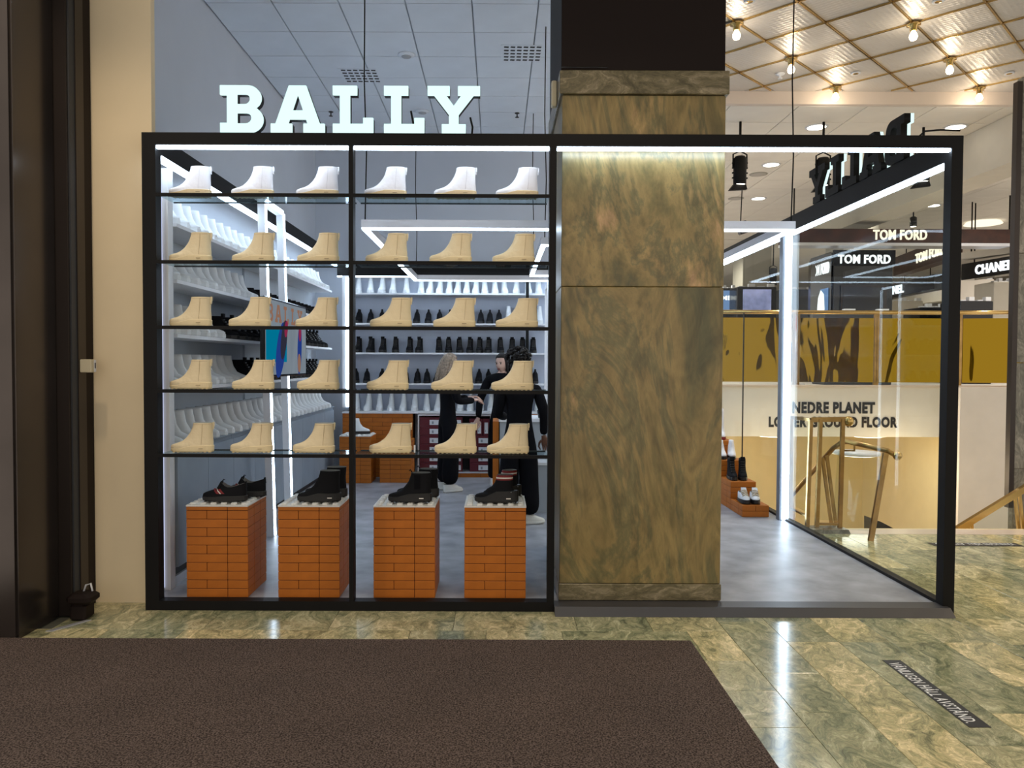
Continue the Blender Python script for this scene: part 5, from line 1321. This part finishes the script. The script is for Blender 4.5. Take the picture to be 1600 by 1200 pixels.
def hair_long(root, c, R_):
    o = hair_cap(root, c, R_, M['blond'], .016)
    mb = MB(); rg = random.Random(5)
    for k in range(46):
        a = math.radians(rg.uniform(-20, 200)); x = math.cos(a) * .088; y = math.sin(a) * .10
        L_ = rg.uniform(.24, .30)
        mb.tube([tuple(R_ @ Vector((x * .75, y * .75, .09))), tuple(R_ @ Vector((x, y, .02))), tuple(R_ @ Vector((x * 1.12, y * 1.12 + .01, -.10))), tuple(R_ @ Vector((x * 1.2, y * 1.12 + .015, -L_)))], [.016, .020, .018, .006], 6)
    q = mb.build('long_strands', M['blond'], root); q.location = c
def hair_curly(root, c, R_):
    hair_cap(root, c, R_, M['darkhair'], .014)
    mb = MB(); rg = random.Random(9)
    for k in range(120):
        v = Vector((rg.gauss(0, 1), rg.gauss(0, 1), rg.gauss(0, 1))).normalized(); p = Vector((.012, .02, .115)) + Vector((v.x * .108, v.y * .09, v.z * .075))
        w = Vector((rg.gauss(0, 1), rg.gauss(0, 1), rg.gauss(0, 1))).normalized() * .022
        mb.tube([tuple(R_ @ (p - w)), tuple(R_ @ (p + v * .012)), tuple(R_ @ (p + w)), tuple(R_ @ (p + w * 1.4 - v * .012))], [.011, .013, .011, .005], 6)
    for k in range(26):
        a = math.radians(rg.uniform(20, 340)) - math.pi / 2; x = math.cos(a) * .09; y = math.sin(a) * .10
        mb.tube([tuple(R_ @ Vector((x, y, .05))), tuple(R_ @ Vector((x * 1.15, y * 1.1, .0))), tuple(R_ @ Vector((x * 1.05, y * 1.1, -.04)))], [.012, .013, .006], 6)
    q = mb.build('curls', M['darkhair'], root); q.location = c
def hair_side(root, c, R_):
    hair_cap(root, c, R_, M['darkhair'], .014)
    mb = MB(); rg = random.Random(4)
    for k in range(12):
        s = 1; x = s * rg.uniform(.070, .090); y = rg.uniform(-.03, .08)
        mb.tube([tuple(R_ @ Vector((x * .8, y, .08))), tuple(R_ @ Vector((x, y, .0))), tuple(R_ @ Vector((x * 1.1, y + .01, -.10))), tuple(R_ @ Vector((x, y + .01, -rg.uniform(.13, .19))))], [.012, .015, .013, .005], 6)
    q = mb.build('side_strands', M['darkhair'], root); q.location = c
# blond person at the back, half turned away, hands together in front
w1 = onz(699, 768, FZ); P = std(1.66)
P['wristL'] = (.10, -.30, 1.13); P['elbowL'] = (.235, -.06, 1.10); P['wristR'] = (-.06, -.31, 1.10); P['elbowR'] = (-.235, -.05, 1.10)
person('person with long ash-blond hair in black, standing half turned away at the back', (w1.x, w1.y + .05, FZ), math.radians(112), P, {'L': ((-.5, -.8, .1), (0, .2, -1), .7), 'R': ((.5, -.8, .1), (0, .2, -1), .7)}, 0, .25, M['skinl'], hair_long, ((.10, -.03, math.radians(80)), (-.10, -.03, math.radians(100))))
# dark haired person behind, facing the room, mostly hidden
w2 = onz(769, 757, FZ); P = std(1.67)
P['wristR'] = (-.30, -.06, .86); P['elbowR'] = (-.30, .0, 1.09)
person('person with fair face and dark hair in black, looking out behind the curly haired one', (.065, 9.75, FZ), math.radians(-18), P, {'R': ((-.3, -.2, -1), (0, -1, 0), .5), 'L': ((0, -.3, -1), (0, -1, 0), .5)}, math.radians(-12), .16, M['skinl'], hair_side, ((.105, -.03, math.radians(80)), (-.105, -.03, math.radians(110))), .04)
# curly haired person in front, back to the camera
w3 = onz(818, 826, FZ); P = std(1.62)
P['wristL'] = (-.0, 0, 0) if False else (-.0, 0, 0); P['wristR'] = (-.24, .0, .86); P['elbowR'] = (-.235, .05, 1.09); P['wristL'] = (.10, -.26, 1.02); P['elbowL'] = (.21, -.02, 1.07); P['shL'] = (.165, .01, 1.31); P['shR'] = (-.165, .01, 1.31)
t3 = person('person with curly dark pinned-up hair in black, back turned, near the last plinth', (.215, 7.40, FZ), math.radians(188), P, {'R': ((-.25, -.1, -1), (0, -1, 0), .6), 'L': ((-.5, -.8, .1), (0, .2, -1), .7)}, 0, .1, M['skind'], hair_curly, ((.10, -.03, math.radians(80)), (-.12, .0, math.radians(5))), .10)
